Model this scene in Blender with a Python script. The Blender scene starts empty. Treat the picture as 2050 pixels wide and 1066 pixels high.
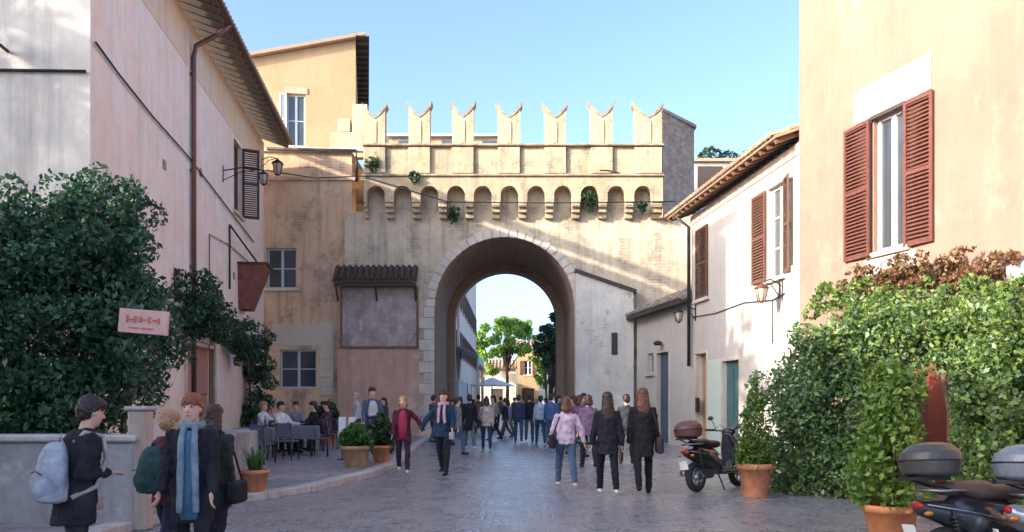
import bpy, math, random
import numpy as np
from mathutils import Vector, Matrix
R = math.radians
random.seed(7)
rng = np.random.default_rng(11)
scn = bpy.context.scene
col = scn.collection

# ------------------------------------------------------------ camera, sky, sun
cam_d = bpy.data.cameras.new('camera'); cam = bpy.data.objects.new('camera', cam_d); col.objects.link(cam)
cam.location = (0, 0, 1.55); cam.rotation_euler = (R(90), 0, 0)
cam_d.sensor_width = 36; cam_d.lens = 36 * 1640 / 2050; cam_d.shift_y = (800 - 533) / 2050
cam_d.clip_end = 3000; scn.camera = cam
SUN = Vector((-0.857, -0.514, 0.325)).normalized()
EL = math.asin(SUN.z); AZ = math.atan2(SUN.x, SUN.y)
w = bpy.data.worlds.new('World'); scn.world = w; w.use_nodes = True
nt = w.node_tree; bg = nt.nodes['Background']
sky = nt.nodes.new('ShaderNodeTexSky'); sky.sky_type = 'NISHITA'; sky.sun_disc = False
sky.sun_elevation = EL; sky.sun_rotation = AZ; sky.air_density = 0.6; sky.dust_density = 3.2; sky.ozone_density = 2.2
nt.links.new(sky.outputs[0], bg.inputs[0]); bg.inputs[1].default_value = 0.15
sl = bpy.data.lights.new('sun', 'SUN'); so = bpy.data.objects.new('sun', sl); col.objects.link(so)
sl.energy = 2.0; sl.angle = R(0.6); sl.color = (1.0, 0.865, 0.73)
so.rotation_euler = (-SUN).to_track_quat('-Z', 'Y').to_euler(); so.location = (0, 0, 30)
scn.view_settings.view_transform = 'Standard'; scn.view_settings.look = 'None'
scn.view_settings.exposure = 2.15; scn.view_settings.gamma = 1

# ------------------------------------------------------------ helpers
def at(px, py, Y):                       # photo pixel at depth Y -> point
    return Vector(((px - 1025) / 1640 * Y, Y, 1.55 + (800 - py) / 1640 * Y))

def tag(o, label=None, cat=None, group=None, kind=None):
    if label: o['label'] = label
    if cat: o['category'] = cat
    if group: o['group'] = group
    if kind: o['kind'] = kind
    return o

def thing(name, label, cat, loc=(0, 0, 0), rz=0, group=None):
    o = bpy.data.objects.new(name, None); col.objects.link(o); o.empty_display_size = .2
    o.location = loc; o.rotation_euler = (0, 0, rz)
    return tag(o, label, cat, group)

class MB:
    def __init__(s): s.v = []; s.f = []; s.m = []; s.cm = 0; s.sm = []
    def add(s, vs, fs, smooth=False):
        b = len(s.v); s.v += [tuple(p) for p in vs]
        for f in fs: s.f.append([b + i for i in f]); s.m.append(s.cm); s.sm.append(smooth)
        return s
    def box(s, c, d, rz=0, rx=0, ry=0, bev=0):
        x, y, z = d[0] / 2, d[1] / 2, d[2] / 2
        M = Matrix.Rotation(rz, 3, 'Z') @ Matrix.Rotation(ry, 3, 'Y') @ Matrix.Rotation(rx, 3, 'X')
        c = Vector(c)
        if bev:
            b = min(bev, x * .9, y * .9, z * .9); vs = []; idx = {}
            for i, sx in enumerate((-1, 1)):
                for j, sy in enumerate((-1, 1)):
                    for k, sz in enumerate((-1, 1)):
                        for a in range(3):
                            p = [sx * (x - b), sy * (y - b), sz * (z - b)]
                            p[a] += (sx, sy, sz)[a] * b
                            idx[(i, j, k, a)] = len(vs); vs.append(M @ Vector(p) + c)
            fs = []
            I = idx
            for i in (0, 1):
                q = [I[(i, 0, 0, 0)], I[(i, 1, 0, 0)], I[(i, 1, 1, 0)], I[(i, 0, 1, 0)]]; fs.append(q if i else q[::-1])
                q = [I[(0, i, 0, 1)], I[(0, i, 1, 1)], I[(1, i, 1, 1)], I[(1, i, 0, 1)]]; fs.append(q if i else q[::-1])
                q = [I[(0, 0, i, 2)], I[(1, 0, i, 2)], I[(1, 1, i, 2)], I[(0, 1, i, 2)]]; fs.append(q if i else q[::-1])
            for i in (0, 1):
                for j in (0, 1):
                    e = (i == j)
                    q = [I[(i, j, 0, 0)], I[(i, j, 0, 1)], I[(i, j, 1, 1)], I[(i, j, 1, 0)]]; fs.append(q if e else q[::-1])
                    q = [I[(i, 0, j, 0)], I[(i, 1, j, 0)], I[(i, 1, j, 2)], I[(i, 0, j, 2)]]; fs.append(q[::-1] if not e else q)
                    q = [I[(0, i, j, 1)], I[(1, i, j, 1)], I[(1, i, j, 2)], I[(0, i, j, 2)]]; fs.append(q if not e else q[::-1])
            for i in (0, 1):
                for j in (0, 1):
                    for k in (0, 1):
                        q = [I[(i, j, k, 0)], I[(i, j, k, 1)], I[(i, j, k, 2)]]
                        fs.append(q if (i + j + k) % 2 == 1 else q[::-1])
            return s.add(vs, fs)
        vs = [M @ Vector((sx * x, sy * y, sz * z)) + c for sx in (-1, 1) for sy in (-1, 1) for sz in (-1, 1)]
        return s.add(vs, [(0, 1, 3, 2), (4, 6, 7, 5), (0, 4, 5, 1), (2, 3, 7, 6), (0, 2, 6, 4), (1, 5, 7, 3)])
    def bx(s, x0, x1, y0, y1, z0, z1, bev=0):
        return s.box(((x0 + x1) / 2, (y0 + y1) / 2, (z0 + z1) / 2), (abs(x1 - x0), abs(y1 - y0), abs(z1 - z0)), bev=bev)
    def tube(s, pts, rad, n=8, caps=True, sq=None):
        pts = [Vector(p) for p in pts]
        if not hasattr(rad, '__len__'): rad = [rad] * len(pts)
        vs = []; prev = None
        for i, p in enumerate(pts):
            d = (pts[min(i + 1, len(pts) - 1)] - pts[max(i - 1, 0)])
            if d.length < 1e-9: d = Vector((0, 0, 1))
            d.normalize()
            if prev is None:
                a = d.orthogonal().normalized() if abs(d.z) < .95 else Vector((1, 0, 0))
                a = (a - d * a.dot(d)).normalized()
            else: a = (prev - d * prev.dot(d)).normalized()
            prev = a; b = d.cross(a)
            for k in range(n):
                t = 2 * math.pi * k / n
                vs.append(p + (a * math.cos(t) + b * math.sin(t)) * rad[i])
        fs = []
        for i in range(len(pts) - 1):
            for k in range(n):
                k2 = (k + 1) % n
                fs.append((i * n + k, i * n + k2, (i + 1) * n + k2, (i + 1) * n + k))
        if caps: fs += [tuple(range(n))[::-1], tuple((len(pts) - 1) * n + k for k in range(n))]
        return s.add(vs, fs, True)
    def loft(s, secs, n=20):             # secs: (z, cx, cy, rx, ry)
        vs = []
        for z, cx, cy, rx, ry in secs:
            for k in range(n):
                t = 2 * math.pi * k / n
                vs.append((cx + rx * math.cos(t), cy + ry * math.sin(t), z))
        fs = [(i * n + k, i * n + (k + 1) % n, (i + 1) * n + (k + 1) % n, (i + 1) * n + k) for i in range(len(secs) - 1) for k in range(n)]
        m = len(secs) - 1
        fs += [tuple(range(n))[::-1], tuple(m * n + k for k in range(n))]
        return s.add(vs, fs, True)
    def lathe(s, prof, c=(0, 0, 0), n=24):
        return s.loft([(c[2] + z, c[0], c[1], r, r) for z, r in prof], n)
    def ell(s, c, r, n=12, M=None):
        c = Vector(c); vs = []; fs = []
        m = max(6, n // 2 + 2)
        for i in range(1, m):
            ph = math.pi * i / m
            for k in range(n):
                t = 2 * math.pi * k / n
                p = Vector((r[0] * math.sin(ph) * math.cos(t), r[1] * math.sin(ph) * math.sin(t), -r[2] * math.cos(ph)))
                vs.append((M @ p if M else p) + c)
        q = Vector((0, 0, -r[2])); q2 = Vector((0, 0, r[2]))
        vs.append((M @ q if M else q) + c); vs.append((M @ q2 if M else q2) + c)
        L = (m - 1) * n
        for i in range(m - 2):
            for k in range(n):
                fs.append((i * n + k, i * n + (k + 1) % n, (i + 1) * n + (k + 1) % n, (i + 1) * n + k))
        for k in range(n):
            fs.append((L, (k + 1) % n, k)); fs.append((L + 1, (m - 2) * n + k, (m - 2) * n + (k + 1) % n))
        return s.add(vs, fs, True)
    def cap(s, a, b, ra, rb, n=12):      # tapered capsule
        a = Vector(a); b = Vector(b); d = (b - a)
        if d.length < 1e-6: return s.ell(a, (ra,) * 3, n)
        d.normalize(); pts = []; rs = []
        for t in (90, 65, 40, 20): pts.append(a - d * ra * math.sin(R(t))); rs.append(max(ra * math.cos(R(t)), ra * .05))
        pts.append(a); rs.append(ra); pts.append(b); rs.append(rb)
        for t in (20, 40, 65, 90): pts.append(b + d * rb * math.sin(R(t))); rs.append(max(rb * math.cos(R(t)), rb * .05))
        return s.tube(pts, rs, n)
    def prism(s, poly, y0, y1):          # poly in x,z extruded along y
        n = len(poly)
        vs = [(x, y0, z) for x, z in poly] + [(x, y1, z) for x, z in poly]
        fs = [tuple(range(n)), tuple(range(n, 2 * n))[::-1]]
        fs += [((i + 1) % n, i, n + i, n + (i + 1) % n) for i in range(n)]
        return s.add(vs, fs)
    def sheet(s, poly, z, t=None):       # poly in x,y
        n = len(poly)
        if t is None: return s.add([(x, y, z) for x, y in poly], [tuple(range(n))])
        vs = [(x, y, z) for x, y in poly] + [(x, y, z - t) for x, y in poly]
        return s.add(vs, [tuple(range(n)), tuple(range(n, 2 * n))[::-1]] + [(i, n + i, n + (i + 1) % n, (i + 1) % n) for i in range(n)])
    def holes(s, u0, u1, z0, z1, hs, y=0, depth=.25, nb=None):  # wall panel facing -y with rectangular holes
        us = sorted(set([u0, u1] + [h[0] for h in hs] + [h[1] for h in hs]))
        zs = sorted(set([z0, z1] + [h[2] for h in hs] + [h[3] for h in hs]))
        for a, b in zip(us, us[1:]):
            for c, d in zip(zs, zs[1:]):
                mx, mz = (a + b) / 2, (c + d) / 2
                if any(h[0] < mx < h[1] and h[2] < mz < h[3] for h in hs): continue
                s.add([(a, y, c), (b, y, c), (b, y, d), (a, y, d)], [(0, 1, 2, 3)])
        for a, b, c, d in hs:
            e = y + depth
            s.add([(a, y, c), (b, y, c), (b, y, d), (a, y, d), (a, e, c), (b, e, c), (b, e, d), (a, e, d)],
                  [(0, 4, 5, 1), (1, 5, 6, 2), (2, 6, 7, 3), (3, 7, 4, 0)])
        return s
    def build(s, name, mat, parent=None, noshade=False):
        me = bpy.data.meshes.new(name); me.from_pydata(s.v, [], s.f)
        for m in (mat if isinstance(mat, (list, tuple)) else [mat]): me.materials.append(m)
        me.polygons.foreach_set('material_index', s.m)
        me.polygons.foreach_set('use_smooth', s.sm)
        me.validate(); me.update()
        o = bpy.data.objects.new(name, me); col.objects.link(o)
        if parent: o.parent = parent
        return o

pending = []
def remesh(mb, name, mat, parent, vox=.015, it=4, disp=0, dscale=.05):
    o = mb.build(name, mat, parent)
    m = o.modifiers.new('r', 'REMESH'); m.mode = 'VOXEL'; m.voxel_size = vox; m.use_smooth_shade = True
    m = o.modifiers.new('s', 'SMOOTH'); m.factor = .5; m.iterations = it
    if disp:
        t = bpy.data.textures.new('n', 'CLOUDS'); t.noise_scale = dscale
        d = o.modifiers.new('d', 'DISPLACE'); d.texture = t; d.strength = disp; d.mid_level = .5
    pending.append(o); return o
def flush():
    dg = bpy.context.evaluated_depsgraph_get(); dg.update()
    new = [(o, bpy.data.meshes.new_from_object(o.evaluated_get(dg))) for o in pending]
    for o, me in new:
        nm = o.name; o.modifiers.clear(); o.data = me; me.name = nm
    pending.clear()

# ------------------------------------------------------------ materials
_mc = {}
def N(nt, t, **k):
    n = nt.nodes.new(t)
    for a, b in k.items():
        if a.startswith('i_'): n.inputs[a[2:].replace('_', ' ')].default_value = b
        else: setattr(n, a, b)
    return n
def base(name):
    m = bpy.data.materials.new(name); m.use_nodes = True
    return m, m.node_tree, m.node_tree.nodes['Principled BSDF'], m.node_tree.links
def mixc(nt, fac, a, b, blend='MIX'):
    n = nt.nodes.new('ShaderNodeMix'); n.data_type = 'RGBA'; n.blend_type = blend
    for sock, v in ((n.inputs['Factor'], fac), (n.inputs[6], a), (n.inputs[7], b)):
        if hasattr(v, 'links'): nt.links.new(v, sock)
        elif isinstance(v, (int, float)): sock.default_value = v
        else: sock.default_value = (*v, 1)
    return n.outputs[2]
def ramp(nt, src, a, b):
    n = nt.nodes.new('ShaderNodeMapRange'); n.inputs[1].default_value = a; n.inputs[2].default_value = b
    nt.links.new(src, n.inputs[0]); return n.outputs[0]
def noise(nt, vec, sc, det=4, rough=.6):
    n = nt.nodes.new('ShaderNodeTexNoise'); n.inputs['Scale'].default_value = sc; n.inputs['Detail'].default_value = det
    n.inputs['Roughness'].default_value = rough
    nt.links.new(vec, n.inputs['Vector']); return n.outputs['Fac']
def objco(nt, scale=(1, 1, 1)):
    t = nt.nodes.new('ShaderNodeTexCoord'); m = nt.nodes.new('ShaderNodeMapping'); m.inputs['Scale'].default_value = scale
    nt.links.new(t.outputs['Object'], m.inputs['Vector']); return m.outputs[0]
def bump(nt, bs, h, st=.3, d=.02, prev=None):
    n = nt.nodes.new('ShaderNodeBump'); n.inputs['Strength'].default_value = st; n.inputs['Distance'].default_value = d
    nt.links.new(h, n.inputs['Height'])
    if prev: nt.links.new(prev, n.inputs['Normal'])
    nt.links.new(n.outputs[0], bs.inputs['Normal']); return n.outputs[0]

def plain(name, c, rough=.6, metal=0, var=.15, sc=30, spec=.4, coat=0):
    if name in _mc: return _mc[name]
    m, nt, bs, L = base(name)
    f = noise(nt, objco(nt), sc, 3)
    d = tuple(x * (1 - var) for x in c); e = tuple(min(1, x * (1 + var)) for x in c)
    L.new(mixc(nt, ramp(nt, f, .3, .7), d, e), bs.inputs['Base Color'])
    bs.inputs['Roughness'].default_value = rough; bs.inputs['Metallic'].default_value = metal
    bs.inputs['Specular IOR Level'].default_value = spec
    if coat: bs.inputs['Coat Weight'].default_value = coat
    bump(nt, bs, f, .15, .01)
    _mc[name] = m; return m

def plaster(name, a, b, c=None, stain=(.25, .22, .19), st=.5, patch=.5, sc=.6, low=None, bumpy=.35, bricks=False):
    # a,b: main coats; c: exposed undercoat patches; streaky stains running down; low=(z, colour) other tone below height z
    if name in _mc: return _mc[name]
    m, nt, bs, L = base(name)
    co = objco(nt)
    n1 = noise(nt, co, sc, 6, .65); n2 = noise(nt, co, sc * 5, 5, .7)
    colr = mixc(nt, ramp(nt, n1, .38, .62), a, b)
    if c:
        n3 = noise(nt, objco(nt, (1.1, 1.1, .9)), sc * 1.6, 8, .72)
        if bricks:
            sp = nt.nodes.new('ShaderNodeSeparateXYZ'); cb = nt.nodes.new('ShaderNodeCombineXYZ'); L.new(co, sp.inputs[0])
            ad = nt.nodes.new('ShaderNodeMath'); ad.operation = 'ADD'; L.new(sp.outputs[0], ad.inputs[0]); L.new(sp.outputs[1], ad.inputs[1]); L.new(ad.outputs[0], cb.inputs[0]); L.new(sp.outputs[2], cb.inputs[1])
            br = nt.nodes.new('ShaderNodeTexBrick'); L.new(cb.outputs[0], br.inputs['Vector']); br.inputs['Scale'].default_value = 1; br.inputs['Brick Width'].default_value = .34; br.inputs['Row Height'].default_value = .12
            br.inputs['Mortar Size'].default_value = .012; br.inputs['Color1'].default_value = (*c, 1); br.inputs['Color2'].default_value = (*[x * .66 for x in c], 1); br.inputs['Mortar'].default_value = (*[x * .5 for x in c], 1)
            c = br.outputs['Color']
        colr = mixc(nt, ramp(nt, n3, .63 - patch * .1, .70 - patch * .06), colr, c)
    ns = noise(nt, objco(nt, (3.2, 3.2, .22)), 1.0, 6, .7)
    fs = ramp(nt, ns, .5, .8)
    mm = nt.nodes.new('ShaderNodeMath'); mm.operation = 'MULTIPLY'; mm.inputs[1].default_value = st; L.new(fs, mm.inputs[0])
    colr = mixc(nt, mm.outputs[0], colr, stain)
    mm2 = nt.nodes.new('ShaderNodeMath'); mm2.operation = 'MULTIPLY'; mm2.inputs[1].default_value = .35; L.new(ramp(nt, n2, .45, .75), mm2.inputs[0])
    colr = mixc(nt, mm2.outputs[0], colr, tuple(x * .72 for x in b))
    if low:
        sx = nt.nodes.new('ShaderNodeSeparateXYZ'); L.new(co, sx.inputs[0])
        ad = nt.nodes.new('ShaderNodeMath'); ad.operation = 'MULTIPLY_ADD'; ad.inputs[1].default_value = 2.0; L.new(n1, ad.inputs[0]); L.new(sx.outputs[2], ad.inputs[2])
        f = ramp(nt, ad.outputs[0], low[0] + 1.3, low[0] + .7)
        colr = mixc(nt, f, colr, low[1])
    L.new(colr, bs.inputs['Base Color']); bs.inputs['Roughness'].default_value = .92
    bs.inputs['Specular IOR Level'].default_value = .2
    p = bump(nt, bs, n2, bumpy, .03)
    bump(nt, bs, noise(nt, co, 26, 4), .25, .008, p)
    _mc[name] = m; return m

def brickm(name, a, b, mortar, w=.28, h=.08, rough=.9, off=.5, mix=.25, plane='xz', blotch=(.5, .45, .36)):
    if name in _mc: return _mc[name]
    m, nt, bs, L = base(name)
    t = nt.nodes.new('ShaderNodeTexCoord'); sp = nt.nodes.new('ShaderNodeSeparateXYZ'); cb = nt.nodes.new('ShaderNodeCombineXYZ')
    L.new(t.outputs['Object'], sp.inputs[0])
    if plane == 'xz':
        ad = nt.nodes.new('ShaderNodeMath'); ad.operation = 'ADD'; L.new(sp.outputs[0], ad.inputs[0]); L.new(sp.outputs[1], ad.inputs[1])
        L.new(ad.outputs[0], cb.inputs[0]); L.new(sp.outputs[2], cb.inputs[1])
    else:
        L.new(sp.outputs[0], cb.inputs[0]); L.new(sp.outputs[1], cb.inputs[1])
    br = nt.nodes.new('ShaderNodeTexBrick'); L.new(cb.outputs[0], br.inputs['Vector'])
    br.inputs['Scale'].default_value = 1; br.inputs['Brick Width'].default_value = w; br.inputs['Row Height'].default_value = h
    br.inputs['Mortar Size'].default_value = min(w, h) * .09; br.inputs['Color1'].default_value = (*a, 1); br.inputs['Color2'].default_value = (*b, 1)
    br.inputs['Mortar'].default_value = (*mortar, 1); br.offset = off
    co = objco(nt); n1 = noise(nt, co, .9, 7, .7)
    mm = nt.nodes.new('ShaderNodeMath'); mm.operation = 'MULTIPLY'; mm.inputs[1].default_value = mix * 2; L.new(ramp(nt, n1, .42, .68), mm.inputs[0])
    c2 = mixc(nt, mm.outputs[0], br.outputs['Color'], blotch)
    ns = noise(nt, objco(nt, (3, 3, .25)), 1.2, 5, .7)
    mm = nt.nodes.new('ShaderNodeMath'); mm.operation = 'MULTIPLY'; mm.inputs[1].default_value = .45; L.new(ramp(nt, ns, .52, .8), mm.inputs[0])
    c2 = mixc(nt, mm.outputs[0], c2, tuple(x * .45 for x in b))
    L.new(c2, bs.inputs['Base Color']); bs.inputs['Roughness'].default_value = rough
    p = bump(nt, bs, br.outputs['Fac'], -.5, .012)
    bump(nt, bs, noise(nt, co, 14, 5), .5, .02, p)
    _mc[name] = m; return m

def cobble():
    m, nt, bs, L = base('cobblestones')
    co = objco(nt)
    wv = nt.nodes.new('ShaderNodeTexNoise'); wv.inputs['Scale'].default_value = 1.3; L.new(co, wv.inputs['Vector'])
    vm = nt.nodes.new('ShaderNodeVectorMath'); vm.operation = 'MULTIPLY_ADD'; vm.inputs[1].default_value = (.25, .25, 0)
    L.new(wv.outputs['Color'], vm.inputs[0]); L.new(co, vm.inputs[2])
    vo = nt.nodes.new('ShaderNodeTexVoronoi'); vo.inputs['Scale'].default_value = 8.5; vo.inputs['Randomness'].default_value = .55; L.new(vm.outputs[0], vo.inputs['Vector'])
    ve = nt.nodes.new('ShaderNodeTexVoronoi'); ve.feature = 'DISTANCE_TO_EDGE'; ve.inputs['Scale'].default_value = 8.5; ve.inputs['Randomness'].default_value = .55; L.new(vm.outputs[0], ve.inputs['Vector'])
    sp = nt.nodes.new('ShaderNodeSeparateColor'); L.new(vo.outputs['Color'], sp.inputs[0])
    c = mixc(nt, sp.outputs[0], (.20, .205, .23), (.285, .285, .30))
    n1 = noise(nt, co, .45, 6, .65)
    c = mixc(nt, ramp(nt, n1, .35, .7), c, (.27, .26, .255))
    c = mixc(nt, ramp(nt, noise(nt, co, 2.1, 6, .7), .55, .75), c, (.17, .165, .165))
    e = ramp(nt, ve.outputs[0], .0, .09)
    c = mixc(nt, e, (.12, .118, .12), c)
    L.new(c, bs.inputs['Base Color'])
    r = nt.nodes.new('ShaderNodeMapRange'); L.new(noise(nt, co, 1.6, 5, .7), r.inputs[0]); r.inputs[1].default_value = .3; r.inputs[2].default_value = .7; r.inputs[3].default_value = .16; r.inputs[4].default_value = .42
    L.new(r.outputs[0], bs.inputs['Roughness']); bs.inputs['Specular IOR Level'].default_value = .85
    p = bump(nt, bs, ramp(nt, ve.outputs[0], 0, .25), .28, .012)
    p = bump(nt, bs, n1, .4, .15, p)
    bump(nt, bs, noise(nt, co, 40, 3), .2, .006, p)
    return m

def leafm(name, c1, c2, c3, tr=.3):
    m, nt, bs, L = base(name)
    g = nt.nodes.new('ShaderNodeNewGeometry'); cr = nt.nodes.new('ShaderNodeValToRGB')
    e = cr.color_ramp.elements; e[0].position = 0; e[0].color = (*c1, 1); e[1].position = 1; e[1].color = (*c3, 1)
    k = e.new(.55); k.color = (*c2, 1)
    L.new(g.outputs['Random Per Island'], cr.inputs[0])
    L.new(cr.outputs[0], bs.inputs['Base Color']); bs.inputs['Roughness'].default_value = .45
    tb = nt.nodes.new('ShaderNodeBsdfTranslucent'); L.new(cr.outputs[0], tb.inputs[0])
    mx = nt.nodes.new('ShaderNodeMixShader'); mx.inputs[0].default_value = tr
    L.new(bs.outputs[0], mx.inputs[1]); L.new(tb.outputs[0], mx.inputs[2])
    L.new(mx.outputs[0], nt.nodes['Material Output'].inputs[0]); return m

def tilem(name='roof_tiles', a=(.30, .17, .11), b=(.42, .30, .20)):
    if name in _mc: return _mc[name]
    m, nt, bs, L = base(name)
    co = objco(nt); g = nt.nodes.new('ShaderNodeNewGeometry')
    c = mixc(nt, g.outputs['Random Per Island'], a, b)
    c = mixc(nt, ramp(nt, noise(nt, co, 3, 6, .7), .5, .72), c, (.22, .21, .17))
    L.new(c, bs.inputs['Base Color']); bs.inputs['Roughness'].default_value = .9
    bump(nt, bs, noise(nt, co, 18, 4), .4, .02); _mc[name] = m; return m

def glassm():
    m, nt, bs, L = base('window_glass')
    f = noise(nt, objco(nt), 1.2, 2)
    L.new(mixc(nt, f, (.03, .04, .05), (.07, .085, .10)), bs.inputs['Base Color'])
    bs.inputs['Roughness'].default_value = .06; bs.inputs['Specular IOR Level'].default_value = .8
    bump(nt, bs, f, .08, .05); return m

M_pink = plaster('pink_plaster', (.86, .70, .57), (.82, .61, .48), (.80, .73, .66), (.50, .38, .33), .6, 1.2, .5)
M_ochre = plaster('ochre_plaster', (.62, .36, .16), (.55, .30, .15), (.5, .38, .27), (.35, .2, .12), .5)
M_cream = plaster('cream_weathered_plaster', (.74, .68, .58), (.52, .49, .44), (.85, .80, .70), (.26, .24, .22), .75, 1.0, .45)
M_orange = plaster('peach_plaster', (.30, .192, .146), (.26, .158, .117), (.325, .232, .182), (.36, .25, .18), .6, .9, .4, low=(3.2, (.33, .185, .15)))
M_white = plaster('white_plaster', (.52, .48, .43), (.46, .42, .38), (.46, .42, .37), (.40, .36, .33), .35, .3, .5)
M_wing = plaster('tan_plaster', (.64, .45, .29), (.53, .38, .26), (.40, .30, .22), (.20, .15, .11), .85, 1.3, .5, bumpy=.6, bricks=True)
M_gate = plaster('gate_plaster', (.64, .54, .40), (.50, .42, .30), (.47, .39, .29), (.20, .17, .135), .95, 1.5, .55, bumpy=.7, bricks=True)
M_gatep = plaster('parapet_plaster', (.54, .44, .29), (.42, .33, .21), (.40, .34, .26), (.17, .14, .10), .95, 1.2, 1.0, bumpy=.8, bricks=True)
M_stone = brickm('grey_stone_blocks', (.40, .39, .36), (.33, .32, .30), (.27, .26, .24), .47, .21, mix=.5, blotch=(.46, .44, .38))
M_cap = plaster('weathered_capping', (.42, .34, .24), (.24, .19, .14), None, (.10, .08, .06), .9, .5, 2.0)
M_travert = plaster('travertine', (.62, .56, .47), (.50, .44, .37), None, (.3, .26, .22), .5, .5, 1.6)
M_brick = brickm('old_brick', (.36, .22, .15), (.26, .165, .12), (.30, .26, .21), .3, .075)
M_tunnel = brickm('vault_brick', (.48, .31, .21), (.34, .23, .165), (.28, .25, .2), .3, .08, mix=.3, blotch=(.32, .26, .2))
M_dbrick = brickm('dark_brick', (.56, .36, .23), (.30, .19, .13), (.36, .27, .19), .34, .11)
M_rpl = plaster('reddish_plaster', (.58, .36, .27), (.48, .31, .24), (.60, .49, .40), (.2, .14, .12), .6, .8, .8)
M_yel = plaster('yellow_plaster', (.41, .305, .185), (.37, .265, .15), (.62, .52, .36), (.4, .28, .18), .5, .4, .5)
M_sunny = plaster('cream_plaster_street', (.84, .77, .64), (.78, .70, .58), None, (.35, .3, .25), .4)
M_tile = tilem(); M_dark = plain('dark_wood', (.055, .04, .035), .7); M_wood = plain('brown_wood', (.16, .085, .05), .65, sc=12)
M_rshut = plain('red_brown_shutter_paint', (.125, .045, .032), .55, sc=8, var=.2)
M_bshut = plain('brown_shutter_paint', (.14, .068, .042), .55, sc=8, var=.2)
M_gshut = plain('teal_paint', (.06, .13, .13), .5)
M_wpaint = plain('white_paint', (.78, .77, .73), .5, var=.06)
M_gpaint = plain('grey_blue_paint', (.42, .50, .54), .5)
M_iron = plain('black_iron', (.03, .03, .032), .5, .3)
M_pipe = plain('brown_downpipe', (.16, .085, .075), .4, .4)
M_glass = glassm(); M_cob = cobble()
M_terra = plain('terracotta', (.48, .19, .10), .8, sc=6, var=.3)
M_terral = plain('pale_terracotta', (.45, .27, .14), .8, sc=6, var=.3)
M_soil = plain('soil', (.05, .035, .025), .95)
M_bark = plain('bark', (.13, .095, .07), .9, sc=14, var=.4)
L_ivy = leafm('ivy_leaves', (.018, .055, .034), (.035, .10, .05), (.075, .17, .07))
L_hedge = leafm('climber_leaves', (.06, .12, .03), (.13, .22, .05), (.28, .36, .09))
L_blue = leafm('grey_green_leaves', (.07, .14, .07), (.13, .23, .11), (.24, .34, .17))
L_dry = leafm('dry_red_leaves', (.13, .055, .03), (.22, .11, .055), (.20, .19, .07))
L_bright = leafm('bright_leaves', (.14, .30, .04), (.25, .43, .07), (.38, .52, .13), .45)
L_dk = leafm('dark_green_leaves', (.015, .05, .02), (.03, .08, .03), (.06, .13, .045))
L_grass = leafm('pot_plant_leaves', (.03, .09, .02), (.07, .17, .035), (.13, .25, .06))
L_flower = leafm('pale_petals', (.6, .5, .5), (.7, .62, .6), (.75, .7, .68))

M_cap = plaster('weathered_capping', (.42, .34, .24), (.24, .19, .14), None, (.10, .08, .06), .9, .5, 2.0)
# ------------------------------------------------------------ leaves
def leafmesh(name, P, mat, parent=None, size=.06, up=.35, aspect=.62, dirs=None):
    P = np.asarray(P, float); n = len(P)
    d = rng.normal(size=(n, 3)) if dirs is None else np.asarray(dirs) + rng.normal(size=(n, 3)) * .45
    d[:, 2] -= up * (0 if dirs is not None else 1)
    d /= np.linalg.norm(d, axis=1)[:, None]
    t = rng.normal(size=(n, 3)); t -= (t * d).sum(1)[:, None] * d; t /= np.linalg.norm(t, axis=1)[:, None]
    nn = np.cross(d, t)
    s = (size * rng.uniform(.4, 1.6, n))[:, None]
    a = P - d * s * .5; b = P + t * s * aspect * .5 + nn * s * .10; c = P + d * s * .6; e = P - t * s * aspect * .5 + nn * s * .10
    V = np.stack([a, b, c, e], 1).reshape(-1, 3).astype(np.float32)
    me = bpy.data.meshes.new(name); me.vertices.add(4 * n); me.vertices.foreach_set('co', V.ravel())
    me.loops.add(4 * n); me.loops.foreach_set('vertex_index', np.arange(4 * n, dtype=np.int32))
    me.polygons.add(n); me.polygons.foreach_set('loop_start', np.arange(0, 4 * n, 4, dtype=np.int32)); me.polygons.foreach_set('loop_total', np.full(n, 4, dtype=np.int32))
    me.materials.append(mat); me.update(); me.validate()
    o = bpy.data.objects.new(name, me); col.objects.link(o)
    if parent: o.parent = parent
    return o
def blobpts(cs, n):                      # cs: list of (x,y,z,rx,ry,rz); leaves near the shells of lumpy blobs
    cs = np.asarray(cs, float); wt = (cs[:, 3] * cs[:, 5]); k = rng.choice(len(cs), n, p=wt / wt.sum())
    d = rng.normal(size=(n, 3)); d /= np.linalg.norm(d, axis=1)[:, None]
    r = 1 - np.abs(rng.normal(size=n)) * .16
    lump = 1 + .16 * np.sin(d[:, 0] * 7 + k * 1.7) * np.sin(d[:, 2] * 8 + k * .9) + .08 * np.sin(d[:, 1] * 15 + k)
    return cs[k, :3] + d * cs[k, 3:6] * (r * lump)[:, None]
def clumps(cs, m, r0, r1):               # many small lumps over big blobs
    P = blobpts(cs, m); rr = rng.uniform(r0, r1, m)
    return [(p[0], p[1], p[2], a, a, a * .85) for p, a in zip(P, rr)]

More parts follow.
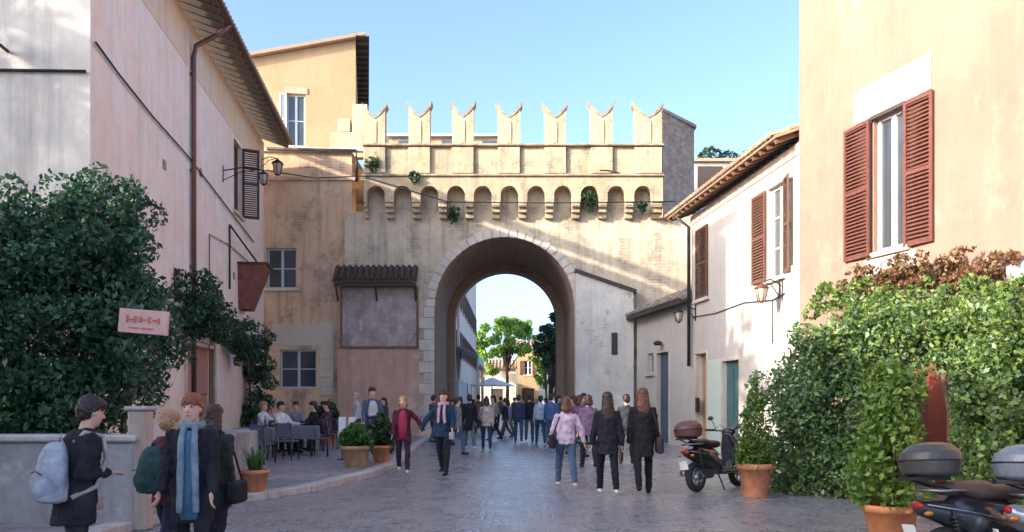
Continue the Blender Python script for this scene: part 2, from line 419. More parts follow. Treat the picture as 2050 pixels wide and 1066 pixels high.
# ------------------------------------------------------------ setting: ground
g = MB().sheet([(-400, -60), (400, -60), (400, 900), (-400, 900)], 0)
tag(g.build('ground', M_cob), kind='structure')
kerb = [(-4.75, 7.0), (-4.6, 9.5), (-4.35, 11.9), (-3.45, 13.7), (-2.9, 16.4), (-2.75, 19), (-3.0, 24), (-3.3, 31.9)]
M_pave = brickm('pavement_slabs', (.27, .26, .27), (.21, .205, .215), (.13, .125, .125), .7, .42, rough=.6, plane='xy', blotch=(.22, .20, .20), mix=.4)
pv = MB().sheet([(-9.6, 31.9)] + [(-9.0, 25), (-8.1, 17.0), (-7.7, 14.0), (-7.7, 7.0)] + [(x, y) for x, y in kerb], .10, .11)
tag(pv.build('pavement', M_pave), kind='structure')
kb = MB()
for (x0, y0), (x1, y1) in zip(kerb, kerb[1:]):
    L_ = math.hypot(x1 - x0, y1 - y0); n = max(1, round(L_ / .95)); a = math.atan2(y1 - y0, x1 - x0)
    for i in range(n):
        t = (i + .5) / n; kb.box((x0 + (x1 - x0) * t, y0 + (y1 - y0) * t, .055), (L_ / n - .012, .26, .125 + random.uniform(0, .006)), rz=a + random.uniform(-.01, .01), bev=.015)
M_kerb = plain('kerb_stone', (.42, .39, .36), .7, var=.25, sc=5)
tag(kb.build('kerb', M_kerb), kind='structure')

# ------------------------------------------------------------ building bits (local coords: x along wall, -y outwards)
def shutter(parent, u0, u1, z0, z1, mat, ang=0, hinge='l', y=0, name='shutter'):
    W = u1 - u0; mb = MB(); f = .07
    mb.bx(0, f, -.02, .02, 0, z1 - z0); mb.bx(W - f, W, -.02, .02, 0, z1 - z0)
    for zz in (0, (z1 - z0) * .5 - f / 2, z1 - z0 - f): mb.bx(f, W - f, -.018, .018, zz, zz + f)
    n = int((z1 - z0) / .075)
    for i in range(n):
        mb.box((W / 2, 0, .06 + (i + .3) * (z1 - z0 - .1) / n), (W - 2 * f, .008, .06), rx=R(-38))
    if hinge == 'r': mb.v = [(x - W, yy, z) for x, yy, z in mb.v]
    o = mb.build(name, mat, parent)
    o.location = (u0 if hinge == 'l' else u1, y, z0); o.rotation_euler = (0, 0, ang)
    return o
def window(parent, u0, u1, z0, z1, mat=None, y=.16, bars=1, sill=True, mid=1, name='window', surround=None):
    mat = mat or M_wpaint; mb = MB(); f = .07
    mb.bx(u0, u0 + f, y - .03, y + .03, z0, z1); mb.bx(u1 - f, u1, y - .03, y + .03, z0, z1)
    mb.bx(u0 + f, u1 - f, y - .028, y + .028, z0, z0 + f); mb.bx(u0 + f, u1 - f, y - .028, y + .028, z1 - f, z1)
    m = (u0 + u1) / 2
    if mid: mb.bx(m - .05, m + .05, y - .035, y + .025, z0 + f, z1 - f)
    for i in range(bars):
        zz = z0 + (z1 - z0) * (i + 1) / (bars + 1); mb.bx(u0 + f, m - .05, y - .02, y + .02, zz - .02, zz + .02); mb.bx(m + .05, u1 - f, y - .02, y + .02, zz - .02, zz + .02)
    w_ = mb.build(name, mat, parent)
    MB().bx(u0 + .02, u1 - .02, y + .008, y + .02, z0 + .02, z1 - .02).build('pane', M_glass, w_)
    if sill: MB().bx(u0 - .12, u1 + .12, -.1, .1, z0 - .1, z0 - .003, bev=.01).build('sill', M_travert, w_)
    return w_
def tiles(parent, u0, u1, ye, ze, yt, zt, mat=None, name='roof', rad=.085, step=.23, seg=.45):
    mb = MB(); sl_ = math.hypot(yt - ye, zt - ze); dy, dz = (yt - ye) / sl_, (zt - ze) / sl_; ny, nz = -dz, dy
    mb.add([(u0, ye, ze), (u1, ye, ze), (u1, yt, zt), (u0, yt, zt), (u0, ye - ny * .06, ze - nz * .06), (u1, ye - ny * .06, ze - nz * .06), (u1, yt - ny * .06, zt - nz * .06), (u0, yt - ny * .06, zt - nz * .06)],
           [(0, 1, 2, 3), (7, 6, 5, 4), (0, 4, 5, 1), (1, 5, 6, 2), (2, 6, 7, 3), (3, 7, 4, 0)])
    n = int((u1 - u0) / step)
    for i in range(n):
        u = u0 + (i + .5) * (u1 - u0) / n; t = -.06; jit = random.uniform(-.008, .008)
        while t < sl_ - .05:
            t2 = min(t + seg + .04, sl_); vs = []
            for (tt, r, lift) in ((t, rad * 1.08, .022), (t2, rad * .9, .0)):
                for k in range(6):
                    a = math.pi * k / 5
                    h = r * math.sin(a) + lift; vs.append((u + jit + r * math.cos(a), ye + dy * tt + ny * h, ze + dz * tt + nz * h))
            mb.add(vs, [(k, k + 1, k + 7, k + 6) for k in range(5)] + [(0, 1, 2, 3, 4, 5)], False)
            t += seg
    return mb.build(name, mat or M_tile, parent)
def rafters(parent, u0, u1, y0, y1, ze, zt, step=.55, mat=None, h=.14, w_=.1):
    mb = MB(); n = int((u1 - u0) / step); a = math.atan2(zt - ze, y1 - y0)
    for i in range(n + 1):
        u = u0 + .05 + i * (u1 - u0 - .1) / n
        mb.box((u, (y0 + y1) / 2, (ze + zt) / 2), (w_, math.hypot(y1 - y0, zt - ze), h), rx=a)
    return mb.build('rafters', mat or M_dark, parent)
def wallgeo(O, th, px, py):              # photo pixel -> (u,z) on a wall plane through O, angle th
    d = Vector((math.cos(th), math.sin(th))); k = (px - 1025) / 1640
    # O.x + u d.x = k (O.y + u d.y)
    u = (k * O[1] - O[0]) / (d.x - k * d.y); Y = O[1] + u * d.y
    return u, 1.55 + (800 - py) / 1640 * Y
def lamp(parent_mode, loc, rz, reach=.7, label='', mat=None, s=1.0, drop=False):
    t = thing('wall_lantern', label, 'street lamp', loc, rz)
    MB().tube([(0, 0, 0), (0, -reach * .5, .12), (0, -reach, .05)], .018, 8).tube([(0, 0, -.3), (0, -reach * .45, -.02), (0, -reach * .9, .06)], .014, 8).box((0, -.01, -.1), (.07, .02, .5)).build('bracket', M_iron, t)
    c = (0, -reach, -.42 * s)
    MB().lathe([(0, .05 * s), (.02, .09 * s), (.3 * s, .15 * s), (.31 * s, .15 * s)], c, 6).build('lamp_glass', plain('frosted_lamp_glass', (.5, .46, .38), .3), t)
    mb = MB().lathe([(.312 * s, .19 * s), (.36 * s, .15 * s), (.42 * s, .06 * s), (.47 * s, .02 * s)], c, 6).lathe([(-.04, .03), (-.001, .08 * s)], c, 6)
    for k in range(6):
        a = math.pi / 3 * k; mb.tube([(c[0] + .09 * s * math.cos(a), c[1] + .09 * s * math.sin(a), c[2]), (c[0] + .155 * s * math.cos(a), c[1] + .155 * s * math.sin(a), c[2] + .31 * s)], .01, 4)
    mb.build('lamp_cap', mat or M_iron, t); return t

# ------------------------------------------------------------ LEFT PINK HOUSE
thL = math.atan2(1, -.113); OL = (-7.62, 14.8)
def PL(px, py): return wallgeo(OL, thL, px, py)
lenL = 16.6; HE = 11.35
hL = thing('pink_house', 'long pink rendered house on the left with deep dark eaves and a brown downpipe', 'house', (OL[0], OL[1], 0), thL)
wn_u0 = PL(468, 300)[0]; wn_u1 = PL(484, 300)[0]
z_b = PL(475, 428)[1]; z_t = PL(475, 285)[1]
d0 = PL(372, 800)[0]; d1 = PL(428, 800)[0]
hl = [(wn_u0, wn_u1, z_b, z_t), (d0, d1, .1, 3.0)]
s0 = PL(348, 540)[0]; s1 = PL(362, 540)[0]; hl.append((s0, s1, 3.9, 4.75))
mb = MB().holes(0, lenL, 0, HE, hl)
mb.add([(0, 0, 0), (0, 9, 0), (0, 9, HE), (0, 0, HE), (lenL, 0, 0), (lenL, 9, 0), (lenL, 9, HE), (lenL, 0, HE)], [(5, 4, 7, 6), (1, 5, 6, 2), (3, 2, 6, 7)])
mb.build('wall', M_pink, hL)
MB().add([(0, 0, 0), (0, 9, 0), (0, 9, HE + 1.9), (0, 4, HE + 1.9), (0, 0, HE)], [(4, 3, 2, 1, 0)]).build('gable_wall', M_cream, hL)
# ochre band below the eaves, worn, thin coat slightly proud
MB().bx(.02, lenL - .01, -.012, 0.002, HE - 1.25, HE - .02).build('frieze_band', plaster('ochre_frieze', (.76, .50, .30), (.72, .58, .46), (.62, .50, .42), (.4, .28, .2), .6, 1.0, .8), hL)
tiles(hL, -.35, lenL + .2, -.95, HE + .12, 4.5, HE + 2.1)
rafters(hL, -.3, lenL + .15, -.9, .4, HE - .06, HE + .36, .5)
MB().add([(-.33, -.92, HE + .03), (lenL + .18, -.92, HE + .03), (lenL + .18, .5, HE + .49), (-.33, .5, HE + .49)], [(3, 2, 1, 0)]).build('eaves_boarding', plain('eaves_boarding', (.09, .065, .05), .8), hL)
MB().tube([(-.35, -1.0, HE + .07), (lenL + .2, -1.0, HE + .07)], .075, 8).build('gutter', plain('copper_gutter', (.14, .08, .06), .5, .4), hL)
pu, _ = PL(381, 300)
mb = MB().tube([(pu + .1, -.98, HE + .05), (pu + .08, -.7, HE - .25), (pu, -.14, HE - .62), (pu, -.09, HE - .9), (pu, -.09, .1)], .065, 10)
for zz in (2.5, 5, 7.5, 10): mb.box((pu, -.06, zz), (.17, .12, .04))
mb.build('downpipe', M_pipe, hL)
window(hL, wn_u0, wn_u1, z_b, z_t, M_bshut, sill=True, bars=2)
shutter(hL, wn_u1, wn_u1 + .55, z_b, z_t, M_dark, ang=R(-70), hinge='l', y=-.02)
window(hL, s0, s1, 3.9, 4.75, M_wood, bars=0, mid=0)
dd = MB().bx(d0, d1, .2, .24, .1, 3.0)
for k in range(4):
    uu = d0 + (k + .5) * (d1 - d0) / 4; dd.bx(uu - .16 * (d1 - d0) / 1.2, uu + .16 * (d1 - d0) / 1.2, .17, .199, .4, 1.5); dd.bx(uu - .16 * (d1 - d0) / 1.2, uu + .16 * (d1 - d0) / 1.2, .17, .199, 1.7, 2.8)
do = dd.build('door', plain('pinkish_door', (.42, .22, .17), .6), hL)
mb = MB()
mb.bx(d0 - .14, d0, -.05, .1, .1, 3.1); mb.bx(d1, d1 + .14, -.05, .1, .1, 3.1); mb.bx(d0 - .14, d1 + .14, -.06, .1, 3.103, 3.26)
mb.build('door_frame', M_travert, hL)
# cable along the wall, its end carrying on down to the bracket
pts = []
for px, py in ((186, 85), (230, 145), (300, 232), (370, 310), (440, 400), (505, 485)):
    u, z = PL(px, py); pts.append((u, -.05, z))
MB().tube(pts, .022, 6).build('wall_cable', M_iron, hL)
# front gable fixtures
def gy(px, py): return at(px, py, OL[1])
fx = thing('wall_floodlight', 'round grey lamp high on the pale weathered gable wall at top left', 'lamp', (gy(26, 100).x, OL[1] + .1125 * (gy(26, 100).x - OL[0]) - .5, gy(26, 100).z))
MB().ell((0, -.1, 0), (.2, .16, .15), 16).build('housing', plain('lamp_grey', (.14, .15, .14), .5), fx)
MB().tube([(0, .0, -.05), (0, .55, -.1)], .03).build('bracket', M_iron, fx)
mb = MB(); mb.tube([(-6, -.675, 0), (-4.2, -.4725, 0), (-2, -.225, -.02), (-.05, -.0056, .04)], .028, 6)
o = mb.build('gable_cable', M_iron); o.location = (OL[0], OL[1] - .05, gy(0, 150).z); tag(o, 'dark cable strung level across the pale weathered gable at top left', 'cable')

# unseen house added left of the viewer to shade gable, ivy and near street
hN = thing('unseen_shade_house', 'unseen ochre house added left of the viewer to shade the near street', 'house', (-10.8, 5.6, 0), 0)
MB().holes(-14, 0, 0  , 8.2, [], y=0).add([(0, 0, 0), (0, 0  , 8.2), (0, -30  , 8.2), (0, -30, 0), (-14, 0, 0), (-14, 0  , 8.2), (-14, -30  , 8.2), (-14, -30, 0)], [(0, 1, 2, 3), (7, 6, 5, 4), (1, 5, 6, 2), (3, 2, 6, 7)]).build('wall', M_ochre, hN)
MB().add([(-14.5, .5, 8.2), (.5, .5, 8.2), (.5, -30.5, 8.2), (-14.5, -30.5, 8.2), (-7, -5, 9.6), (-7, -25, 9.6)], [(0, 4, 1), (1, 4, 5, 2), (2, 5, 3), (3, 5, 4, 0), (0, 1, 2, 3)]).build('roof', M_tile, hN)

# ------------------------------------------------------------ LEFT WING (tan) next to the gate, and yellow house above
hW = thing('tan_wing_building', 'tan rendered building joining the left side of the gate, two small casement windows', 'building', (0, 32.25, 0))
S = 1640 / 32.25
def gw(px, py, Y=32.25): p = at(px, py, Y); return p.x, p.z
a0, b1 = gw(534, 578); a1, t1 = gw(594, 497); c0, e0 = gw(560, 778); c1, e1 = gw(634, 700)
WT = 11.3
mb = MB().holes(-11.6, -6.3, 0, WT, [(a0, a1, b1, t1), (c0, c1, e0, e1)])
mb.add([(-11.6, 0, WT), (-6.3, 0, WT), (-6.3, 9, WT), (-11.6, 9, WT)], [(0, 1, 2, 3)])
mb.build('wall', M_wing, hW)
window(hW, a0, a1, b1, t1, M_gpaint, bars=1); window(hW, c0, c1, e0, e1, M_gpaint, bars=1, sill=False)
MB().bx(-9.9, -5.75, -.16, .1, WT - .02, WT + .12, bev=.02).build('cornice', M_travert, hW)
MB().bx(-9.7, -5.75, -.08, .02, gw(0, 362)[1], gw(0, 355)[1]).build('string_course', M_dbrick, hW)
MB().tube([(-9.6, -.2, WT + .06), (-6.1, -.2, WT - .02), (-6.1, -.1, WT - .5), (-6.1, -.1, 10.1)], .06).build('gutter_pipe', M_iron, hW)
mb = MB()
q0, q1 = gw(640, 0)[0], gw(668, 0)[0]
for k in range(8): mb.bx(q0 + (.05 if k % 2 else 0), q1 - .01, -.03, .02, 1.7 + k * .36 + .004, 1.7 + (k + 1) * .36, bev=.01)
mb.bx(c0 - .3, q1 - .01, -.025, .02, e1 + .15, e1 + 1.0)
mb.build('pale_repair_plaster', plaster('pale_patch', (.52, .47, .38), (.46, .42, .35), None, (.3, .26, .2), .4), hW)

Yh = 38.0; thY = R(10)
hY = thing('yellow_upper_house', 'tall sunlit yellow house rising behind the left wing with a sloping roof edge', 'house', (at(712, 0, Yh).x, Yh, 0), thY)
def PY(px, py): return wallgeo((at(712, 0, Yh).x, Yh), thY, px, py)
uL, zL = PY(500, 118); uR, zR = PY(712, 80)
w0, wb = PY(574, 292); w1, wt = PY(611, 190)
mb = MB().holes(uL, 0, 0, zL - .3, [(w0, w1, wb, wt)])
mb.add([(uL, 0, zL - .3), (0, 0, zL - .3), (0, 0, zR), (uL, 0, zL)], [(0, 1, 2, 3)])
mb.add([(0, 0, 0), (0, 9, 0), (0, 9, zR), (0, 0, zR), (uL, 0, 0), (uL, 9, 0), (uL, 9, zL), (uL, 0, zL)], [(0, 1, 2, 3), (7, 6, 5, 4), (1, 5, 6, 2)])
mb.build('wall', M_yel, hY)
an = math.atan2(zR - zL, -uL)
MB().box((uL / 2, 4.2, (zL + zR) / 2 + .1), (-uL / math.cos(an) + .9, 9.0, .14), ry=-an).build('roof', M_tile, hY)
mb = MB()
for k in range(13): mb.box((.28, .2 + k * .68, zR - .05), (.66, .13, .16))
mb.bx(.0, .62, -.35, 8.7, zR + .03, zR + .07)
mb.build('side_eaves', M_dark, hY)
window(hY, w0, w1, wb, wt, M_gpaint, bars=1, sill=True)
shutter(hY, w0 - .33, w0, wb, wt, M_gpaint, ang=0, hinge='l', y=-.03)
MB().bx(w0 - .1, w1 + .1, -.04, .05, wt + .02, wt + .3).build('lintel', M_rpl, hY)
# small terrace parapet with pots
tp = thing('terrace_parapet', 'low stepped parapet between the yellow house and the battlements', 'parapet', (0, 33.4, 0))
mb = MB().bx(-7.4, -5.9, 0, .4, WT + .12, WT + 1.15, bev=.02).bx(-7.1, -6.6, -.02, .42, WT + 1.15, WT + 1.7, bev=.02).bx(-6.5, -5.9, .02, .38, WT + 1.15, WT + 2.3, bev=.02)
mb.build('wall', M_gatep, tp)

# ------------------------------------------------------------ GATE
YG = 32.0; SG = 1640 / YG
def gx(px): return (px - 1025) / SG
def gz(py): return 1.55 + (800 - py) / SG
gate = thing('city_gate', 'battlemented medieval town gate with swallowtail merlons over a tall round arch', 'gate', (0, YG, 0))
cx = -.29; r1 = 2.73; zs = 5.16; r2 = 2.38; GL = gx(690) ; GR = gx(1386); zTop = gz(425)
def arched(mb, y, L_, R_, top, r, zsp, n=40, flip=False):
    th = [math.pi - math.pi * i / n for i in range(n + 1)]
    P = [(cx - r, 0)] + [(cx + r * math.cos(t), zsp + r * math.sin(t)) for t in th] + [(cx + r, 0)]
    fs = []
    for (x0, z0), (x1, z1) in zip(P[1:-1], P[2:-1]):
        q = [(x0, y, z0), (x1, y, z1), (x1, y, top), (x0, y, top)]; mb.add(q[::-1] if flip else q, [(0, 1, 2, 3)])
    for a, b in ((L_, cx - r), (cx + r, R_)):
        q = [(a, y, 0), (b, y, 0), (b, y, top), (a, y, top)]; mb.add(q[::-1] if flip else q, [(0, 1, 2, 3)])
    return P
mb = MB(); P = arched(mb, 0, GL, GR, zTop, r1, zs); mb.build('front_wall', M_gate, gate)
mb = MB(); P2 = arched(mb, 6.2, cx - r1 - .01, cx + r1 + .01, 8.6, r2, zs)
arched(mb, 7.2, GL, GR, zTop, r2, zs, flip=True)
for (x0, z0), (x1, z1) in zip(P2, P2[1:]): mb.add([(x0, 6.2, z0), (x1, 6.2, z1), (x1, 7.2, z1), (x0, 7.2, z0)], [(3, 2, 1, 0)])
mb.build('rear_arch', M_tunnel, gate)
mb = MB()
for (x0, z0), (x1, z1) in zip(P, P[1:]): mb.add([(x0, 0, z0), (x1, 0, z1), (x1, 6.2, z1), (x0, 6.2, z0)], [(3, 2, 1, 0)], True)
mb.build('vault', M_tunnel, gate)
mb = MB().add([(GL, 0, zTop), (GR, 0, zTop), (GR, 7.2, zTop), (GL, 7.2, zTop), (GL, 0, 0), (GR, 0, 0), (GR, 7.2, 0), (GL, 7.2, 0)], [(0, 1, 2, 3), (4, 0, 3, 7), (5, 6, 2, 1)])
mb.build('side_walls', M_gate, gate)
# voussoir ring
mb = MB(); n = 27
for i in range(n):
    t0 = math.pi * i / n + .006; t1_ = math.pi * (i + 1) / n - .006; rr = r1 + (.30 if i % 2 else .34)
    poly = [(cx + r1 * math.cos(t0), zs + r1 * math.sin(t0)), (cx + rr * math.cos(t0), zs + rr * math.sin(t0)), (cx + rr * math.cos(t1_), zs + rr * math.sin(t1_)), (cx + r1 * math.cos(t1_), zs + r1 * math.sin(t1_))]
    mb.prism(poly[::-1], -.05 - random.uniform(0, .012), .2)
mb.build('arch_ring', M_travert, gate)
for sgn in (-1, 1):
    mb = MB(); z = 0; k = 0
    while z < zs - .05:
        h = min(.43, zs - z); ww = .62 if k % 2 == 0 else .42; xa = cx + sgn * r1; xb = xa + sgn * ww
        mb.bx(min(xa, xb), max(xa, xb), -.05 - random.uniform(0, .01), .3, z + .006, z + h - .006, bev=.015); z += h; k += 1
    mb.build('jamb_quoins', M_travert, gate)
# corbel arcade
AX = [gx(757 + 52.6 * i) for i in range(11)]; aw = 17.5 / SG; pitch = 52.6 / SG
zc0, zc1, zc2 = gz(440), gz(412), gz(398); zp = gz(360); D = -.55
mb = MB(); xL = gx(733); xR = gx(1322)
# front plate with round-headed arches
zsA = gz(397); x0 = xL
top = zp
for i, ax in enumerate(AX):
    a = ax - aw; b = ax + aw
    mb.add([(x0, D, gz(412)), (a, D, gz(412)), (a, D, top), (x0, D, top)], [(0, 1, 2, 3)])
    nn = 10; T = [math.pi - math.pi * k / nn for k in range(nn + 1)]
    Q = [(a, gz(412))] + [(ax + aw * math.cos(t), zsA + aw * math.sin(t)) for t in T] + [(b, gz(412))]
    for (p0, p1), (q0_, q1_) in zip(Q[1:-1], Q[2:-1]): mb.add([(p0, D, p1), (q0_, D, q1_), (q0_, D, top), (p0, D, top)], [(0, 1, 2, 3)])
    for (p0, p1), (q0_, q1_) in zip(Q, Q[1:]): mb.add([(p0, D, p1), (q0_, D, q1_), (q0_, 0, q1_), (p0, 0, p1)], [(3, 2, 1, 0)], True)
    x0 = b
mb.add([(x0, D, gz(412)), (xR, D, gz(412)), (xR, D, top), (x0, D, top)], [(0, 1, 2, 3)])
mb.add([(xL, D, gz(412)), (xL, D, top), (xL, 0, top), (xL, 0, gz(412))], [(0, 1, 2, 3)])
mb.add([(xR, D, gz(412)), (xR, D, top), (xR, 0, top), (xR, 0, gz(412))], [(3, 2, 1, 0)])
mb.build('machicolation_arches', M_gatep, gate)
# corbels
es = [xL] + [v for ax in AX for v in (ax - aw, ax + aw)] + [xR]
for a, b in zip(es[0::2], es[1::2]):
    mb = MB(); a_, b_ = a + .01, b - .01
    for (yy, z0, z1) in ((-.52, gz(421), gz(412) - .003), (-.38, gz(430), gz(421) - .002), (-.22, gz(440), gz(430) - .002)): mb.bx(a_, b_, yy, .02, z0, z1, bev=.02)
    mb.build('corbel', M_gatep, gate)
# parapet slab + recessed panels
z1p = gz(300); z0p = zp
MX = [gx(v) for v in (754, 842, 928, 1019, 1110, 1202, 1294)]; mw = .42
mb = MB().bx(xL, xR, D + .14, D + .6, z0p + .01, z1p)
for i, m_ in enumerate(MX):
    hw = mw if i < 6 else .52
    mb.bx(m_ - hw, m_ + hw, D + .02, D + .139, z0p + .11, z1p - .06, bev=.012)
mb.build('parapet', M_gatep, gate)
MB().bx(xL - .06, xR + .06, D - .09, D + .3, z0p - .03, z0p + .06, bev=.02).build('lower_string_course', M_cap, gate)
MB().bx(xL - .05, xR + .05, D - .05, D + .63, z1p - .02, z1p + .06, bev=.02).build('upper_string_course', M_cap, gate)
MB().bx(xL, xR, 0.05, 6.9, zTop - .05, z1p - .5).build('wall_walk', M_gate, gate)
MB().bx(xL, xR, 6.6, 7.2, zTop + .005, z1p).build('rear_parapet', M_gatep, gate)
for i, m_ in enumerate(MX):
    hw = mw * random.uniform(.94, 1.04) if i < 6 else .52; h = gz(214) - z1p - .06 + random.uniform(-.06, .03); j = random.uniform(-.05, .04)
    poly = [(-hw, 0), (hw, 0), (hw * 1.0, h * .86), (hw * .72, h * .77), (hw * .4, h * .69), (0, h * .62), (-hw * .4, h * .69), (-hw * .72, h * .77), (-hw * 1.0, h * .86)]
    mb = MB(); mb.prism(poly, 0, .48)
    mb.bx(-hw * .2, hw * .2, -.03, .0, .05, h * .56)
    o = mb.build('merlon', M_gatep, gate); o.location = (m_, D + .06, z1p + .062)
    for sd in (-1, 1):
        P_ = [(0, .623), (.4, .693), (.72, .773), (.99, .862), (1.1, .91), (1.2, .96 + j * sd * .6)]; T_ = [.08, .10, .13, .15, .13, .07]
        up_ = [(sd * hw * a, h * b + t_) for (a, b), t_ in zip(P_, T_)]; lo_ = [(sd * hw * a, h * b) for a, b in P_]
        poly = lo_ + up_[::-1]
        mb = MB().prism(poly if sd > 0 else poly[::-1], -.03, .51); c_ = mb.build('tail_cap', M_cap, o)
# shaded return tower face at right
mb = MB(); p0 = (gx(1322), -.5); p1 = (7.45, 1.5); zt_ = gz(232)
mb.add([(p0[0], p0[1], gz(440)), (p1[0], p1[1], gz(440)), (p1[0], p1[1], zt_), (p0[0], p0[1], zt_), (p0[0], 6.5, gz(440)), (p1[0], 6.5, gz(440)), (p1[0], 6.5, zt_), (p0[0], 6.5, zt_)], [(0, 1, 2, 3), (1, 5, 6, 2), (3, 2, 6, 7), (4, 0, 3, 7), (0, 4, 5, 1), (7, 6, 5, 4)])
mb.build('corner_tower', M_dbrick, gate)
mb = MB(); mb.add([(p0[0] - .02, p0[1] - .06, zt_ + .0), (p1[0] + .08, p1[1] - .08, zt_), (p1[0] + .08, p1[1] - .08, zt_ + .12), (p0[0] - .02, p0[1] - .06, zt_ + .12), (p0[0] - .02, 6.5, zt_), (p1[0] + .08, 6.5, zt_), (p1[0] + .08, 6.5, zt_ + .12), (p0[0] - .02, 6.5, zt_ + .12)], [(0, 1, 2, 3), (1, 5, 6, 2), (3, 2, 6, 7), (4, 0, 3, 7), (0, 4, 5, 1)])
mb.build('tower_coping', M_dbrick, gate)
# buttress right with sloped coping
bxa, bxb = gx(1152), gx(1266); za, zb_ = gz(548), gz(588)
mb = MB().prism([(bxa, 0), (bxb, 0), (bxb, zb_), (bxa, za)], -.35, .02); mb.build('buttress', plaster('pale_rubble', (.70, .66, .57), (.56, .53, .47), (.58, .55, .48), (.36, .34, .30), .6, .6, .9, bumpy=.8, bricks=True), gate)
mb = MB().prism([(bxa - .04, za), (bxb + .1, zb_ - .04), (bxb + .1, zb_ + .1), (bxa - .04, za + .13)], -.47, .01); mb.build('buttress_coping', M_dark, gate)
# slit window
MB().bx(gx(1222), gx(1234), -.37, -.34, gz(712), gz(668)).build('slit_window', M_dark, gate)
# reddish lower plaster left, with wooden canopy over a framed faded panel
MB().bx(gx(676), gx(838), -.03, .0, .1, gz(700), bev=.01).build('lower_plaster', M_rpl, gate)
# rooftop room seen between merlons
rr_ = thing('rooftop_room', 'low glazed roof room behind the battlements above the gate', 'roof room', (0, YG + 4, 0))
MB().bx(-5.4, -.6, 0, 2.5, z1p - .7, z1p + 1.75).build('wall', M_dbrick, rr_)
mb = MB()
for xx in (-4.9, -3.0, -1.2): mb.bx(xx - .1, xx + (1.2 if xx < -2 else .5), -.03, .0, z1p + .5, z1p + 1.6)
mb.build('pane', plain('blue_pane', (.05, .10, .15), .2), rr_)
MB().bx(-5.6, -.4, -.25, 2.6, z1p + 1.75, z1p + 1.85).build('roof', M_gpaint, rr_)
# aerials
mb = MB()
sh = thing('wooden_canopy', 'dark wooden canopy jutting from the wall left of the arch', 'canopy', (0, YG - .03, 0))
s0_, s1_ = gx(672), gx(838); sz0, sz1 = gz(572), gz(535)
mb = MB(); mb.add([(s0_, -.55, sz0 + .12), (s1_, -.55, sz0 + .12), (s1_, -.03, sz1), (s0_, -.03, sz1), (s0_, -.55, sz0 + .05), (s1_, -.55, sz0 + .05), (s1_, -.03, sz1 - .09), (s0_, -.03, sz1 - .09)], [(0, 1, 2, 3), (7, 6, 5, 4), (0, 4, 5, 1), (1, 5, 6, 2), (3, 7, 4, 0)])
for k in range(14):
    xx = s0_ + (k + .5) * (s1_ - s0_) / 14; mb.tube([(xx, -.57, sz0 + .15), (xx, -.05, sz1 + .03)], .07, 8)
mb.build('roof', plain('dark_red_tiles', (.075, .045, .035), .8, var=.3, sc=6), sh)
mb = MB().bx(s0_ + .05, s1_ - .05, -.5, -.4, sz0 - .1, sz0 + .04)
for xx in (s0_ + .1, (s0_ + s1_) / 2, s1_ - .1): mb.tube([(xx, -.02, sz0 - .6), (xx, -.45, sz0 - .03)], .04, 6)
mb.build('brackets', M_dark, sh)
pn = thing('faded_wall_panel', 'large faded relief panel in a dark frame under the wooden canopy', 'panel', (0, YG - .01, 0))
a_, b_, c_, d_ = gx(686), gx(834), gz(694), gz(576)
MB().bx(a_, b_, -.05, .0, c_, d_).build('relief', plaster('faded_relief', (.30, .24, .22), (.44, .38, .36), (.56, .50, .46), (.12, .09, .08), .6, .9, 1.6, bumpy=1.0), pn)
MB().bx(a_ - .07, a_, -.09, .0, c_ - .07, d_).bx(b_, b_ + .07, -.09, 0, c_ - .07, d_).bx(a_, b_, -.085, 0, c_ - .07, c_).bx(a_, b_, -.085, 0, d_, d_ + .07).build('frame', M_wood, pn)
# rusty wires and a loudspeaker on the gate
mb = MB().tube([(gx(540), -.62, gz(350)), (gx(640), -.64, gz(366)), (gx(730), -.66, gz(362)), (gx(900), -.66, gz(413)), (gx(1100), -.66, gz(415)), (gx(1345), -.66, gz(412))], .02, 6)
o = mb.build('power_cable', M_iron); o.location = (0, YG, 0); tag(o, 'thin dark cable running across the gate below its little arches', 'cable')
t = thing('loudspeaker', 'small dark horn fixed above the arcade at the right of the gate', 'loudspeaker', (gx(1215), YG - .7, gz(352)), R(60))
MB().tube([(0, 0, 0), (.2, -.1, -.02), (.42, -.16, -.12)], [.04, .07, .15], 12).build('horn', plain('dull_bronze', (.12, .09, .06), .6), t); MB().tube([(0, 0, 0), (-.2, .3, .0)], .03).build('arm', M_iron, t)
# weeds growing out of the gate
def weed(px, py, y, r, n, label, mat=L_dk, hang=.6):
    p = at(px, py, y); t = thing('wall_weed', label, 'plant', p)
    leafmesh('foliage', blobpts([(0, 0, 0, r, r * .5, r * .8), (r * .2, 0, -r * hang, r * .6, r * .4, r)], n), mat, t, .13)
    MB().tube([(0, .35, -.1), (0, 0, 0)], .02, 6).build('stem', M_bark, t)
weed(1178, 398, YG - .45, .33, 260, 'dark weed hanging in an arcade arch right of centre', L_dk)
weed(1285, 412, YG - .5, .2, 130, 'small weed sprouting from the rightmost arcade arch')
weed(745, 325, YG - .6, .28, 160, 'scrubby weed on the left end of the battlement wall')
weed(828, 352, YG - .7, .22, 120, 'low weed on the ledge under the second merlon')
weed(905, 425, YG - .25, .3, 150, 'sparse weed on the wall just above the left of the arch')

